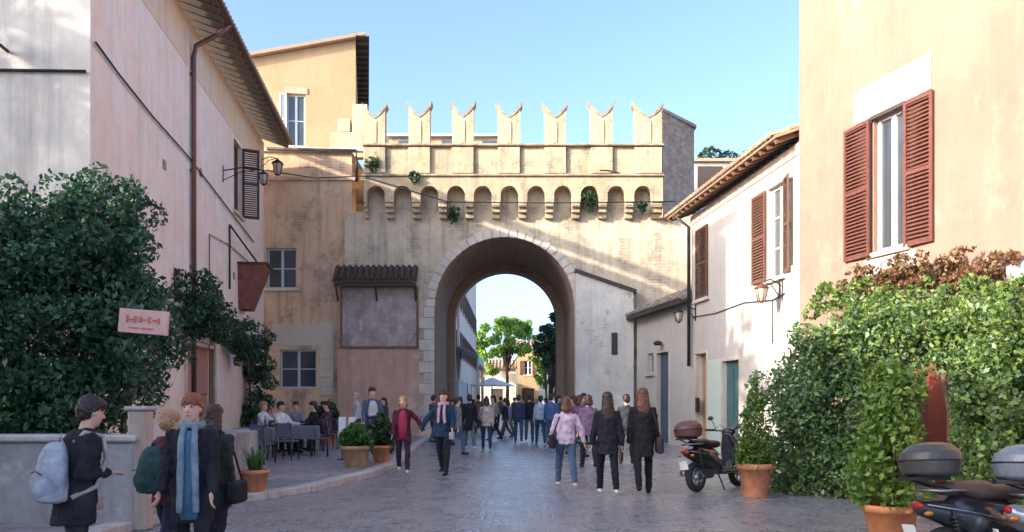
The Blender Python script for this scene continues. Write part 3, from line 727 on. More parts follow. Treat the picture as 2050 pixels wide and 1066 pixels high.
# ------------------------------------------------------------ RIGHT WHITE HOUSE and annex
OR = (5.71, 26.0); thR = math.atan2(-1, .1)
def PR(px, py): return wallgeo(OR, thR, px, py)
hR = thing('white_house', 'white rendered house on the right with shuttered windows under a tiled eave', 'house', (OR[0], OR[1], 0), thR)
lenR = 7.75; HR = 7.35
def rect(P_, x0, y0, x1, y1):           # near pixel corners -> u0,u1,z0,z1 using mid depth
    u0, _ = P_(x0, 800); u1, _ = P_(x1, 800); xm = (x0 + x1) / 2
    return (u0, u1, P_(xm, y1)[1], P_(xm, y0)[1])
wA = rect(PR, 1394, 456, 1418, 598); wB = rect(PR, 1536, 370, 1572, 556)
dA = rect(PR, 1394, 708, 1416, 830); dA = (dA[0], dA[1], .02, dA[3]); dB = rect(PR, 1448, 722, 1482, 850); dB = (dB[0], dB[1], .02, dB[3])
mb = MB().holes(0, lenR, 0, HR, [wA, wB, dA, dB])
mb.add([(0, 0, 0), (0, 8, 0), (0, 8, HR), (0, 0, HR), (lenR, 0, 0), (lenR, 8, 0), (lenR, 8, HR), (lenR, 0, HR)], [(3, 2, 1, 0), (4, 5, 6, 7), (1, 5, 6, 2), (3, 2, 6, 7)][::1])
mb.build('wall', M_white, hR)
tiles(hR, -.7, lenR - .05, -.62, HR + .1, 4.5, HR + 1.9)
rafters(hR, -.65, lenR - .1, -.57, .3, HR + .0, HR + .32, .42, M_wood)
MB().add([(-.68, -.6, HR + .03), (lenR, -.6, HR + .03), (lenR, .4, HR + .38), (-.68, .4, HR + .38)], [(3, 2, 1, 0)]).build('eaves_boarding', plain('warm_boarding', (.30, .18, .10), .8), hR)
MB().bx(-.05, lenR, -.04, .0, HR - .28, HR - .02, bev=.01).build('frieze_band', M_pink, hR)
window(hR, *wA, M_bshut, bars=1); window(hR, *wB, M_wpaint, bars=2)
W_ = wB[1] - wB[0]
shutter(hR, wB[0] - .85, wB[0] - .02, wB[2], wB[3], M_bshut, hinge='l', y=-.05)
shutter(hR, wB[1] + .02, wB[1] + .5, wB[2], wB[3], M_bshut, ang=R(-12), hinge='l', y=-.05)
shutter(hR, wA[0] + .05, wA[1] - .0, wA[2], wA[3], M_bshut, ang=0, hinge='l', y=-.04)
MB().bx(dA[0], dA[1], .2, .24, dA[2], dA[3]).build('door', plain('ochre_door', (.40, .22, .10), .6), hR)
MB().bx(dB[0], dB[1], .1, .14, dB[2], dB[3]).bx(dB[0] + .1, (dB[0] + dB[1]) / 2 - .04, .07, .099, .3, dB[3] - .2).bx((dB[0] + dB[1]) / 2 + .04, dB[1] - .1, .07, .099, .3, dB[3] - .2).build('teal_door', M_gshut, hR)
MB().bx(dA[1] + .1, dB[0] - .08, -.03, .0, .02, dB[3] + .1).build('pale_green_panel', plain('pale_green_paint', (.50, .58, .50), .7, var=.1), hR)
for dd_ in (dA, dB): MB().bx(dd_[0] - .1, dd_[0], -.045, .05, 0.01, dd_[3] + .1).bx(dd_[1], dd_[1] + .07, -.045, .05, 0.01, dd_[3] + .1).bx(dd_[0], dd_[1], -.045, .05, dd_[3], dd_[3] + .1).build('door_frame', M_travert, hR)
MB().tube([(.05, -.6, HR + .02), (.06, -.12, HR - .35), (.06, -.12, 2.6)], .055, 8).build('downpipe', M_iron, hR)
MB().bx(.5, .75, -.06, 0, 1.15, 1.6).build('meter_box', M_iron, hR)
MB().tube([(.1, -.03, 4.15), (2.2, -.03, 4.05), (4.4, -.03, 4.1), (6.2, -.03, 3.95), (7.6, -.03, 4.1)], .014, 6).tube([(6.2, -.03, 3.95), (6.22, -.03, 2.9)], .012, 6).build('wall_cable', M_iron, hR)
MB().bx(4.9, 5.3, -.05, 0, 1.1, 1.65, bev=.01).build('gas_meter_door', M_gpaint, hR)
MB().tube([(lenL * .5, -.04, .1), (lenL * .5, -.04, 6.2), (lenL * .5 + 2.5, -.04, 6.35), (lenL - .3, -.04, 6.25)], .016, 6).build('conduit', M_pipe, hL)
for uu_, zz_ in ((4.2, 6.9), (7.4, 7.6), (11.4, 5.4)): MB().bx(uu_, uu_ + .22, -.02, 0, zz_, zz_ + .22).build('vent_grille', M_cap, hL)

# pale lower corner pier
mb = MB().bx(lenR - .75, lenR - .02, -.07, .0, 0, 4.6, bev=.02).build('corner_pier', plaster('pale_pier', (.72, .66, .58), (.66, .58, .50), None, (.45, .38, .32), .4), hR)
u, z = PR(1393, 640)
q = Matrix.Rotation(thR, 3, 'Z') @ Vector((u, 0, 0)); 
lamp(0, (OR[0] + q.x, OR[1] + q.y, z + .3), thR, .55, 'black wall lantern beside the downpipe at the far corner of the white house', s=.9)
u, z = PR(1568, 600); q = Matrix.Rotation(thR, 3, 'Z') @ Vector((u, -.08, 0))
lamp(0, (OR[0] + q.x, OR[1] + q.y, z + .35), thR, .45, 'rusty red wall lantern where the white house meets the peach house', M_rshut, .95)
# annex between white house and gate
thA = math.atan2(-1, .16); OA = (4.82, 31.6)
def PA(px, py): return wallgeo(OA, thA, px, py)
hA = thing('low_annex', 'low white annex with a tiled lean-to roof between gate and white house', 'house', (OA[0], OA[1], 0), thA)
lenA = 5.65; HA = 4.75
dC = rect(PA, 1316, 706, 1340, 840); dC = (dC[0], dC[1], .02, dC[3]); wC = rect(PA, 1296, 708, 1308, 748)
mb = MB().holes(0, lenA, 0, HA, [dC, wC]); mb.add([(0, 0, 0), (0, 5, 0), (0, 5, HA), (0, 0, HA), (lenA, 0, 0), (lenA, 5, 0), (lenA, 5, HA), (lenA, 0, HA)], [(3, 2, 1, 0), (4, 5, 6, 7), (3, 2, 6, 7)])
mb.build('wall', M_white, hA)
tiles(hA, -.1, lenA - .02, -.38, HA + .02, 2.6, HA + 1.35, tilem('grey_roof_tiles', (.20, .16, .14), (.33, .27, .22)))
MB().bx(-.1, lenA, -.40, -.33, HA - .14, HA + .0).bx(-.1, lenA, -.33, .0, HA - .1, HA - .04).build('eaves_board', M_dark, hA)
MB().bx(*dC[:2], .12, .16, *dC[2:]).bx(dC[0] + .12, dC[1] - .12, .09, .119, .3, 1.1).bx(dC[0] + .12, dC[1] - .12, .09, .119, 1.3, dC[3] - .2).build('door', plain('dark_blue_door', (.05, .075, .12), .4), hA)
window(hA, *wC, M_gpaint, bars=0, mid=0)
MB().bx(dC[0] - .1, dC[0], -.04, .05, 0.01, dC[3] + .1).bx(dC[1], dC[1] + .1, -.04, .05, 0.01, dC[3] + .1).bx(dC[0], dC[1], -.04, .05, dC[3], dC[3] + .1).build('door_frame', M_travert, hA)
MB().lathe([(0, .13), (.1, .16), (.16, .05)], ((dC[0] + dC[1]) / 2, -.2, dC[3] + .25), 12).build('door_lamp', M_iron, hA)

# ------------------------------------------------------------ PEACH HOUSE
OO = (6.40, 18.25); thO = math.atan2(-1, .277)
def PO(px, py): return wallgeo(OO, thO, px, py)
hO = thing('peach_house', 'tall sunlit peach house at right with a red shuttered window', 'house', (OO[0], OO[1], 0), thO)
lenO = 14; HO = 13.5
wO = rect(PO, 1746, 215, 1818, 500); uO1 = PO(1750, 0)[0]; uO2 = PO(1815, 0)[0]
z0O = PO(1780, 500)[1]; z1O = PO(1780, 226)[1]; wO = (uO1, uO2, z0O, z1O)
dO0 = PO(1838, 0)[0]; dO1 = PO(1900, 0)[0]; dO = (dO0, dO1, .02, 2.35)
w2 = PO(2036, 0)[0]; w2z = PO(2040, 560)[1]; wP = (w2, w2 + 1.0, w2z - 1.7, w2z)
mb = MB().holes(0, lenO, 0, HO, [wO, dO, wP])
mb.add([(0, 0, 0), (0, 8, 0), (0, 8, HO), (0, 0, HO), (lenO, 0, 0), (lenO, 8, 0), (lenO, 8, HO), (lenO, 0, HO)], [(3, 2, 1, 0), (4, 5, 6, 7), (1, 5, 6, 2), (3, 2, 6, 7)])
mb.build('wall', M_orange, hO)
window(hO, *wO, M_wpaint, bars=0, y=.12, sill=True)
window(hO, *wP, M_wpaint, bars=1)
MB().bx(w2 - .15, w2 + 1.15, -.05, .05, w2z + .02, w2z + .27).build('lintel', M_wpaint, hO)
sL0 = PO(1694, 0)[0]; sR1 = PO(1872, 0)[0]
shutter(hO, sL0, uO1 - .02, z0O - .05, z1O + .02, M_rshut, ang=R(-3), hinge='l', y=-.05)
shutter(hO, uO2 + .02, sR1, z0O - .05, z1O + .02, M_rshut, ang=R(3), hinge='r', y=-.05)
la = PO(1712, 0)[0]; lb = PO(1866, 0)[0]
MB().bx(la, lb, -.035, .0, z1O + .06, z1O + .72, bev=.01).build('lintel', plain('fresh_white_plaster', (.50, .48, .44), .8, var=.05), hO)
MB().bx(uO1 - .25, uO2 + .25, -.03, .0, z0O - .42, z0O - .11).build('window_apron', plain('fresh_white_plaster2', (.48, .44, .39), .8, var=.07), hO)
MB().bx(uO1 - .03, uO2 + .03, -.09, -.0, z1O - .02, z1O + .05).build('head_strip', M_dark, hO)
MB().bx(dO0, dO1, .2, .24, .02, 2.35).build('door', plain('deep_red_door', (.20, .05, .03), .6), hO)
MB().bx(dO0 - .12, dO0, -.05, .05, .01, 2.4).bx(dO1, dO1 + .12, -.05, .05, .01, 2.4).bx(dO0 - .12, dO1 + .12, -.05, .05, 2.4, 2.52).build('door_frame', plain('orange_wood', (.50, .24, .10), .7), hO)
tiles(hO, -.3, lenO, -.7, HO, 4, HO + 1.5)

# right back: roofs and plants behind the annex / tower
hB = thing('distant_roof_house', 'small dark house roof with terrace plants behind the corner of the gate', 'house', (0, 40, 0))
p = at(1388, 350, 40); MB().bx(p.x, p.x + 8, 0, 6, 0, p.z + .6).build('wall', M_white, hB)
MB().bx(p.x - .2, p.x + 8.2, -.2, 6.2, p.z + .6, p.z + .75).build('roof', M_tile, hB)
wd = MB(); wd.bx(p.x + .2, p.x + 1.4, -.05, 0, p.z - .9, p.z + .4); wd.build('window', M_dark, hB)
t = thing('terrace_bush', 'dark bush on the roof terrace behind the gate corner', 'bush', (p.x + 1.0, 40.6, p.z + .75))
leafmesh('foliage', blobpts([(0, 0, .35, .6, .4, .4), (.9, .2, .3, .5, .4, .35), (2.2, 0, .3, .7, .4, .4)], 1200), L_dk, t, .15)
MB().tube([(0, 0, 0), (0, 0, .4)], .04).build('stem', M_bark, t)

# ------------------------------------------------------------ BEYOND THE GATE
def far_house(name, label, x0, x1, y0, y1, H, mat, side, wins, shut=M_bshut, roof=True):
    # side: +1 facade looks to +x (left of street); -1 looks to -x ; 0 looks to camera
    if side == 1: t = thing(name, label, 'house', (x1, y0, 0), R(90)); L_ = y1 - y0; D_ = x1 - x0
    elif side == -1: t = thing(name, label, 'house', (x0, y1, 0), R(-90)); L_ = y1 - y0; D_ = x1 - x0
    else: t = thing(name, label, 'house', (x0, y0, 0), 0); L_ = x1 - x0; D_ = y1 - y0
    nf = int((H - 3.8) / 3.1); hs = []
    nw = max(1, int(L_ / 2.6))
    for f in range(nf):
        for k in range(nw):
            u = (k + .5) * L_ / nw; hs.append((u - .45, u + .45, 4.3 + f * 3.1, 4.3 + f * 3.1 + 1.6))
    for k in range(max(1, nw // 2)):
        u = (k + .5) * L_ / max(1, nw // 2); hs.append((u - .7, u + .7, .02, 2.8))
    mb = MB().holes(0, L_, 0, H, hs)
    mb.add([(0, 0, 0), (0, D_, 0), (0, D_, H), (0, 0, H), (L_, 0, 0), (L_, D_, 0), (L_, D_, H), (L_, 0, H)], [(3, 2, 1, 0), (4, 5, 6, 7), (1, 5, 6, 2), (3, 2, 6, 7)])
    mb.build('wall', mat, t)
    for h in hs:
        if h[2] > 1:
            window(t, *h, M_wpaint, sill=True)
            shutter(t, h[0] - .45, h[0] - .01, h[2], h[3], shut, hinge='l', y=-.03); shutter(t, h[1] + .01, h[1] + .45, h[2], h[3], shut, hinge='r', y=-.03)
        else: MB().bx(h[0], h[1], .15, .2, h[2], h[3]).build('door', M_dark, t)
    if roof: tiles(t, -.2, L_ + .2, -.5, H, min(4, D_ / 2), H + 1.2, step=.4, rad=.15, seg=.8)
    return t
far_house('street_house', 'cream house with dark shutters just beyond the arch on the left', -14, -3.5, 41, 52, 12.5, M_sunny, 1, 0)
far_house('street_house', 'pinkish house farther along the left side of the street beyond the arch', -14, -3.35, 52.3, 77, 12.8, M_pink, 1, 0)
far_house('street_house', 'white house at the far left end of the street beyond the arch', -14, -3.5, 77.3, 90, 4.6, M_white, 1, 0, M_gshut)
far_house('street_house', 'small yellow house closing the street seen through the arch', .6, 3.0, 92, 102, 7.2, M_yel, 0, 0)
far_house('street_house', 'pale low house left of the yellow one at the end of the street', -4.0, .45, 97, 110, 5.2, M_white, 0, 0)
far_house('street_house', 'tall cream house on the right side of the street beyond the arch', 5.6, 14, 74, 91, 8, M_sunny, -1, 0)
gwall = thing('garden_wall', 'low brick garden wall on the right beyond the arch', 'wall', (5.2, 41, 0))
MB().bx(0, .4, 0, 32, 0, 2.4).build('wall', M_brick, gwall); MB().bx(-.06, .46, -.05, 32.1, 2.4, 2.52).build('coping', M_travert, gwall)
def tree(name, label, loc, H, cw, mat, trunk=.25, n=5000, leaf=.3, base=.45, flat=.55, seed=0, group=None):
    t = thing(name, label, 'tree', loc, 0, group); rd = random.Random(seed)
    mb = MB(); zt_ = H * base; mb.tube([(0, 0, 0), (.05, .02, zt_ * .5), (-.05, .05, zt_), (0, 0, H * .8)], [trunk, trunk * .8, trunk * .65, trunk * .2], 10)
    cs = []
    for k in range(11):
        a = rd.uniform(0, 6.28); rr = cw * rd.uniform(.2, .72); z = zt_ + (H - zt_) * rd.uniform(.15, .95)
        e = (rr * math.cos(a), rr * math.sin(a), z); mb.tube([(0, 0, zt_ * rd.uniform(.7, 1)), (e[0] * .5, e[1] * .5, z * .9), e], [trunk * .4, trunk * .25, trunk * .08], 6)
        r = cw * rd.uniform(.28, .45); cs.append((*e, r, r, r * flat))
    mb.build('trunk', M_bark, t)
    leafmesh('crown', blobpts(clumps(cs, 60, cw * .1, cw * .2), n), mat, t, leaf); return t
tree('street_tree', 'bright green spreading tree over the far street seen through the arch', (-.5, 84, 0), 9.8, 3.1, L_bright, .2, 6000, .3, .55, .45, 1)
tree('dark_evergreen', 'dark evergreen tree on the right just beyond the arch', (3.3, 60, 0), 9.6, 1.9, L_dk, .25, 5000, .25, .2, .9, 2)
tree('dark_evergreen', 'second dark evergreen farther down the right side of the street', (3.4, 72, 0), 8.6, 2.0, L_dk, .25, 4000, .25, .2, .9, 3)
tree('street_tree', 'broad pale green tree at the left end of the street beyond the arch', (-3.4, 93, 0), 9.0, 2.6, L_bright, .2, 4000, .3, .4, .5, 6)
tree('street_tree', 'yellow green small tree behind the evergreens beyond the arch', (3.6, 86, 0), 6.8, 1.8, L_bright, .15, 2500, .25, .4, .6, 4)
aw_ = thing('market_awning', 'pale blue canvas awning on poles beyond the left of the arch', 'awning', (-3.45, 45, 0))
mb = MB().add([(0, 0, 4.7), (0, 9, 4.7), (1.6, 9, 4.0), (1.6, 0, 4.0), (1.6, 9, 3.6), (1.6, 0, 3.6)], [(0, 3, 2, 1), (3, 5, 4, 2)]); o = mb.build('canvas', plain('pale_blue_canvas', (.50, .60, .64), .9, var=.08), aw_)
m = o.modifiers.new('t', 'SOLIDIFY'); m.thickness = .03
MB().tube([(1.55, .1, 0), (1.55, .1, 3.9)], .04).tube([(1.55, 8.9, 0), (1.55, 8.9, 3.9)], .04).bx(.1, .5, .3, 8.7, 0, 2.6).build('frame', M_gpaint, aw_)
un = thing('white_parasol', 'white parasol open over the far street beyond the arch', 'parasol', at(985, 800, 62) - Vector((0, 0, 1.55)))
MB().tube([(0, 0, 0), (0, 0, 3.2)], .04).build('pole', M_wpaint, un); MB().lathe([(2.55, 1.7), (2.6, 1.7), (3.2, .05)], (0, 0, 0), 8).build('canopy', plain('white_canvas', (.72, .72, .70), .9, var=.05), un)

# ------------------------------------------------------------ LEFT IVY, garden wall, pergola vine
gwL = thing('garden_wall', 'rough grey stone wall under the ivy at bottom left', 'wall', (-9, 9.6, 0))
MB().bx(-2, 4.55, 0, .35, 0, 1.05, bev=.03).build('wall', plaster('grey_render', (.36, .35, .34), (.27, .26, .26), (.46, .44, .40), (.13, .12, .11), .7, 1.0, 1.2, bumpy=.8), gwL)
MB().bx(-2, 4.6, -.05, .40, 1.052, 1.13, bev=.02).build('coping', M_kerb, gwL)
MB().bx(4.1, 4.5, .36, 4.9, 0, 1.0, bev=.02).build('side_wall', plaster('grey_render', 0, 0), gwL)
pil = thing('brick_pillar', 'thin worn pinkish post at the end of the ivy wall', 'pillar', (-4.42, 9.75, 0))
MB().bx(-.11, .11, -.11, .11, 0, 1.42, bev=.02).build('shaft', plaster('pillar_render', (.50, .38, .31), (.42, .33, .28), (.5, .46, .38), (.25, .18, .14), .6, .8, 2.0), pil)
MB().bx(-.14, .14, -.14, .14, 1.42, 1.47, bev=.015).build('cap', M_kerb, pil)
ivy = thing('ivy', 'huge dark green ivy bush spilling over the wall at left', 'climbing plant', (-6, 11, 0))
mb = MB(); rd = random.Random(5)
for k in range(12):
    x = rd.uniform(-2.6, .3); mb.tube([(x, 1.3, 0), (x + rd.uniform(-.3, .3), 1.2, 1.3), (x + rd.uniform(-.6, .6), 1.5, 2.6), (x + rd.uniform(-.6, .6), 1.6, 3.6)], [.05, .04, .03, .012], 7)
mb.build('stems', M_bark, ivy)
cs = [(-2.6, 1.2, 2.5, 1.2, 1.1, 1.6), (-1.2, .9, 2.6, 1.2, 1.1, 1.7), (0, 1.0, 2.5, 1.2, 1.1, 1.7), (-.6, 1.4, 3.7, 1.1, 1.0, .95), (-2.0, 1.3, 3.6, 1.3, 1, .8), (.1, 1.8, 4.35, .85, .8, .75), (-1.2, 1.4, 4.1, .9, .8, .6), (.6, 1.6, 3.7, .6, .7, .6), (.9, 1.6, 2.35, .75, .9, .95), (1.1, 1.6, 3.05, .5, .7, .6),
      (-3.4, 1.2, 2.6, 1.2, 1.1, 1.7), (-3.3, 1.6, 3.7, .9, .9, .7), (0.9, .7, 1.7, .6, .7, .5), (-1, .3, 1.6, .9, .6, .7), (-2.6, .2, 1.6, 1.0, .6, .6)]
cs = [(a - (.85 if a > .5 else .6 if a > -.2 else .1), b, c, d * (.9 if a > -.2 else 1), e, f) for a, b, c, d, e, f in cs] + [(-3.0, -.1, 1.15, .9, .35, .4), (-1.6, -.1, 1.1, .8, .35, .4), (-.3, 0, 1.3, .6, .4, .5), (.75, .5, 2.4, .4, .5, .8)]
leafmesh('foliage', np.vstack([blobpts(clumps(cs, 700, .14, .34), 62000), blobpts([(a, b + .15, c, d * .85, e * .8, f * .85) for a, b, c, d, e, f in cs], 22000)]), L_ivy, ivy, .08)
vn = thing('trailing_vine', 'green vine trained along the pink wall and hanging down by its doorway', 'climbing plant', (0, 0, 0))
def PLw(px, py, out=.3):
    u, z = PL(px, py); d = Vector((math.cos(thL), math.sin(thL), 0)); nrm = Vector((math.sin(thL), -math.cos(thL), 0))
    return Vector((OL[0], OL[1], z)) + d * u + nrm * out
cs = []
for px, py, r in ((352, 600, .55), (375, 620, .5), (398, 650, .42), (420, 665, .4), (445, 660, .45), (468, 665, .5), (484, 690, .5), (490, 730, .48), (487, 770, .45), (489, 815, .42), (484, 850, .35), (365, 650, .4), (455, 700, .35)):
    p = PLw(px, py, .45); cs.append((p.x, p.y, p.z, r, r, r * 1.1))
leafmesh('foliage', blobpts(clumps(cs, 160, .12, .3), 17000), L_ivy, vn, .09)
mb = MB(); mb.tube([PLw(490, 800, .2) * 1.0 - Vector((0, 0, PLw(490, 800).z - .1)), PLw(488, 760, .2), PLw(470, 670, .3)], [.05, .04, .03], 7); mb.build('stem', M_bark, vn)
tree('unseen_dapple_tree', 'unseen leafy tree added at far left to dapple the pale gable with shade', (-17, 9.8, 0), 13, 4.2, L_dk, .3, 3500, .35, .35, .8, 8)  # out-of-view tree, added to throw dappled shade on the gable
# wooden shop sign
sp = at(288, 645, 9.9)
sg = thing('shop_sign', 'pinkish wooden board with faded red lettering hung in the ivy', 'sign', sp, R(-6))
MB().box((0, 0, 0), (.63, .04, .29), ry=R(5), bev=.008).build('board', plain('pinkish_board', (.58, .36, .31), .7, var=.12, sc=6), sg)
mb = MB()
for k, (x, z, w_, h_) in enumerate(((-.2, .04, .03, .09), (-.15, .03, .05, .02), (-.1, .03, .03, .08), (-.03, .025, .035, .07), (.02, .02, .05, .02), (.08, .015, .025, .08), (.15, .01, .05, .025), (.2, .0, .025, .07), (-.12, -.07, .12, .015), (.05, -.085, .16, .015))):
    mb.box((x, -.024, z), (w_, .008, h_), ry=R(5))
mb.build('faded_lettering', plain('faded_red', (.50, .13, .10), .7), sg)
MB().tube([(-.2, 0, .14), (-.18, .3, .5)], .01, 5).build('wire', M_iron, sg); MB().tube([(.2, 0, .12), (.2, .3, .5)], .01, 5).build('wire', M_iron, sg)
# lanterns on the pink wall; hanging dark red box awning at the corner
p = PLw(446, 342, 0)
lamp(0, p, thL, 1.2, 'black wall lantern on a long arm high on the pink wall', s=.9)
p = PLw(523, 320, 0); lamp(0, p, thL, .6, 'black wall lantern just under the far end of the dark eaves', s=1.3)
p = PLw(487, 640, 0)
ba = thing('corner_awning', 'dark red wedge shaped awning box projecting from the far corner of the pink house', 'awning', (p.x, p.y, 0), thL)
zt_ = PL(520, 562)[1]; zb2 = PL(520, 640)[1]
mb = MB().add([(-.9, 0, zt_), (.15, 0, zt_), (.15, -.9, zt_), (-.9, -.9, zt_), (-.75, 0, zb2), (.1, 0, zb2), (.1, -.35, zb2), (-.75, -.35, zb2)], [(0, 1, 2, 3), (3, 2, 6, 7), (0, 3, 7, 4), (2, 1, 5, 6), (4, 7, 6, 5)])
mb.build('canvas', plain('maroon_canvas', (.20, .075, .055), .8, var=.25, sc=5), ba)
MB().bx(-.95, .2, -.95, 0, zt_ + .002, zt_ + .07).build('top_board', M_dark, ba)
MB().tube([(-2.2, -.05, zt_ + 1.0), (-.9, -.6, zt_ + .1)], .03).tube([(-2.2, -.05, zt_ + 1.0), (-2.2, -.05, zt_ - 1)], .03).build('stay', M_iron, ba)

# ------------------------------------------------------------ RIGHT CLIMBERS
hd = thing('climbing_hedge', 'large sunlit green climber massed along the front of the peach house', 'climbing plant', (0, 0, 0))
cs = []; rd = random.Random(9)
for px, y0_, y1_, Y in ((1603, 745, 990, 13.4), (1632, 690, 985, 13.2), (1665, 645, 980, 13.0), (1712, 630, 980, 12.8), (1765, 610, 790, 12.6), (1765, 850, 975, 12.4), (1815, 615, 720, 12.4), (1865, 610, 715, 12.2), (1905, 610, 740, 12.0), (1950, 600, 800, 11.8), (1990, 595, 1000, 11.4), (2040, 590, 1010, 11.0), (2100, 580, 1020, 10.8), (1930, 780, 1000, 11.6)):
    z1 = at(0, y0_, Y).z; z0 = max(.25, at(0, y1_, Y).z); k = max(1, int((z1 - z0) / .5)); x = at(px, 0, Y).x
    for i in range(k + 1):
        z = z0 + (z1 - z0 - .3) * i / k; r = rd.uniform(.36, .5); cs.append((x, Y + .3 + rd.uniform(-.1, .2), z, r, r * 1.1, r * .9))
P = blobpts(clumps(cs, 760, .1, .3), 74000)
gap = (P[:, 0] / P[:, 1] > .482) & (P[:, 0] / P[:, 1] < .535) & (P[:, 2] < 2.0 + .12 * np.sin(P[:, 0] * 9)); P = P[~gap]
hx = P[:, 0] + .4 * np.sin(P[:, 2] * 3); sel = rng.uniform(2.6, 7.6, len(P)) < hx
leafmesh('foliage', P[sel], L_hedge, hd, .07); leafmesh('grey_foliage', P[~sel], L_blue, hd, .07)
mb = MB()
for px, Y in ((1600, 13.5), (1670, 13.3), (1730, 13.1), (1770, 12.9), (1920, 12.2), (1990, 11.8), (2060, 11.4)):
    x = at(px, 0, Y).x; mb.tube([(x, Y + .2, 0), (x + .1, Y + .3, 1), (x - .1, Y + .3, 2), (x + .2, Y + .4, 2.7)], [.06, .05, .04, .02], 7)
mb.build('stems', M_bark, hd)
# iron pergola rail carrying it and dry climber above
dr = thing('dry_climber', 'dry reddish brown creeper above the green climber on the peach wall', 'climbing plant', (0, 0, 0))
def POw(px, py, out=.3):
    u, z = PO(px, py); d = Vector((math.cos(thO), math.sin(thO), 0)); nrm = Vector((math.sin(thO), -math.cos(thO), 0))
    return Vector((OO[0], OO[1], z)) + d * u + nrm * out
cs = []
for px in range(1735, 2035, 9):
    p = POw(px, 560 + 22 * math.sin(px * .2) - (px - 1770) * .06, .3); r = rd.uniform(.18, .34); cs.append((p.x, p.y, p.z, r, r * .7, r * rd.uniform(.6, 1.0)))
leafmesh('foliage', blobpts(clumps(cs, 110, .05, .13), 5200), L_dry, dr, .07)
cs = [(*(POw(px, 615 + 6 * math.sin(px), .5)), .35, .4, .4) for px in range(1700, 2060, 28)]
leafmesh('green_foliage', blobpts(clumps(cs, 70, .08, .2), 5500), L_hedge, dr, .08)
mb = MB(); mb.tube([POw(1740, 620, .15), POw(1850, 590, .15), POw(1980, 575, .15)], .03, 6)
for px in range(1780, 2010, 30): mb.tube([POw(px, 625, .2), POw(px + 6, 590, .25), POw(px - 4, 555, .28)], [.025, .015, .006], 5)
mb.build('stems', M_bark, dr)

# ------------------------------------------------------------ POTS
def pot(name, label, loc, r, h, mat, kind, ph, n, leafmat, leaf=.05, group='potted plants along the street'):
    t = thing(name, label, 'potted plant', loc, random.uniform(0, 3), group)
    MB().lathe([(0, r * .68), (h * .02, r * .7), (h * .82, r * .96), (h * .83, r * 1.06), (h * .99, r * 1.08), (h, r * 1.04), (h * .99, r * .92), (h * .86, r * .88)], (0, 0, 0), 28).build('pot', mat, t)
    MB().lathe([(h * .80, r * .85), (h * .88, r * .87)], (0, 0, 0), 20).build('soil', M_soil, t)
    if kind == 'cone':
        mb = MB().tube([(0, 0, h * .8), (0, 0, h + ph * .85)], [.03, .008], 7)
        m = 90; zz = rng.uniform(0, 1, m) ** 1.5; cs_ = []
        for z in zz:
            a = rng.uniform(0, 6.28); rr = (1 - z) ** .8 * r * 1.25 * (1 if z > .12 else .8); s_ = .05 + .09 * (1 - z); cs_.append((rr * .7 * math.cos(a), rr * .7 * math.sin(a), h + .02 + z * ph, s_, s_, s_ * 1.4))
        mb.build('stem', M_bark, t); leafmesh('foliage', blobpts(cs_, n), leafmat, t, leaf)
    elif kind == 'tall':
        mb = MB(); cs_ = []
        for k in range(9):
            a = k * 2.4; e = (r * .9 * math.cos(a), r * .9 * math.sin(a), h + ph * (.35 + .5 * ((k * 5) % 9) / 9)); mb.tube([(0, 0, h * .8), (e[0] * .4, e[1] * .4, h + ph * .3), e], [.014, .01, .004], 5)
        mb.build('stem', M_bark, t)
        for k in range(46):
            a = k * 2.4; f = (k % 23) / 22; rr = r * (1.5 - .9 * f) * random.uniform(.3, 1); q = random.uniform(.09, .18)
            cs_.append((rr * math.cos(a), rr * math.sin(a), h + .05 + f * ph, q, q, q * 1.25))
        leafmesh('foliage', blobpts(cs_, n), leafmat, t, leaf)
    elif kind == 'bush':
        mb = MB()
        for k in range(6): mb.tube([(0, 0, h * .8), (r * .5 * math.cos(k), r * .5 * math.sin(k), h + ph * .6)], [.012, .005], 5)
        mb.build('stem', M_bark, t)
        cs_ = [(r * .75 * math.cos(k * 1.1), r * .75 * math.sin(k * 1.1), h + ph * (.35 + .25 * math.sin(k * 2.1)), r * .55, r * .55, ph * .4) for k in range(7)] + [(0, 0, h + ph * .5, r * .7, r * .7, ph * .5)]
        leafmesh('foliage', blobpts(cs_, n), leafmat, t, leaf)
    else:  # spiky
        mb = MB()
        for k in range(60):
            a = random.uniform(0, 6.28); l = random.uniform(.5, 1) * ph; o_ = random.uniform(.2, .9) * r
            mb.tube([(0.3 * r * math.cos(a), .3 * r * math.sin(a), h * .8), (o_ * .8 * math.cos(a), o_ * .8 * math.sin(a), h + l * .6), (o_ * 1.3 * math.cos(a), o_ * 1.3 * math.sin(a), h + l)], [.012, .009, .002], 4)
        mb.build('foliage', leafmat, t)
    return t
pot('potted_plant', 'orange terracotta pot with upright spiky leaves on the left kerb', (-4.0, 12.75, .10), .205, .36, M_terra, 'spiky', .36, 0, L_grass)
pot('potted_plant', 'pale yellowish pot with bushy green plant beside the red jacketed walker', (-3.36, 17.6, .10), .30, .46, M_terral, 'bush', .5, 2600, L_grass, .07)
pot('potted_plant', 'dark pot with trailing plant just behind the pale yellowish pot', (-3.0, 18.8, .10), .24, .4, M_terra, 'bush', .75, 2200, L_dk, .08)
pot('potted_conifer', 'cone shaped conifer in a terracotta pot beside the dark scooter', (3.86, 13.0, .0), .27, .54, M_terra, 'cone', 1.3, 5200, leafm('conifer_leaves', (.04, .10, .015), (.09, .18, .03), (.20, .29, .05)), .05)
pot('potted_shrub', 'tall leafy shrub in a bright orange terracotta pot at lower right', (3.95, 8.55, .0), .27, .46, plain('bright_terracotta', (.62, .24, .10), .8, sc=6, var=.2), 'tall', 1.28, 6000, leafm('shrub_leaves', (.07, .15, .025), (.15, .26, .04), (.30, .40, .08)), .065)
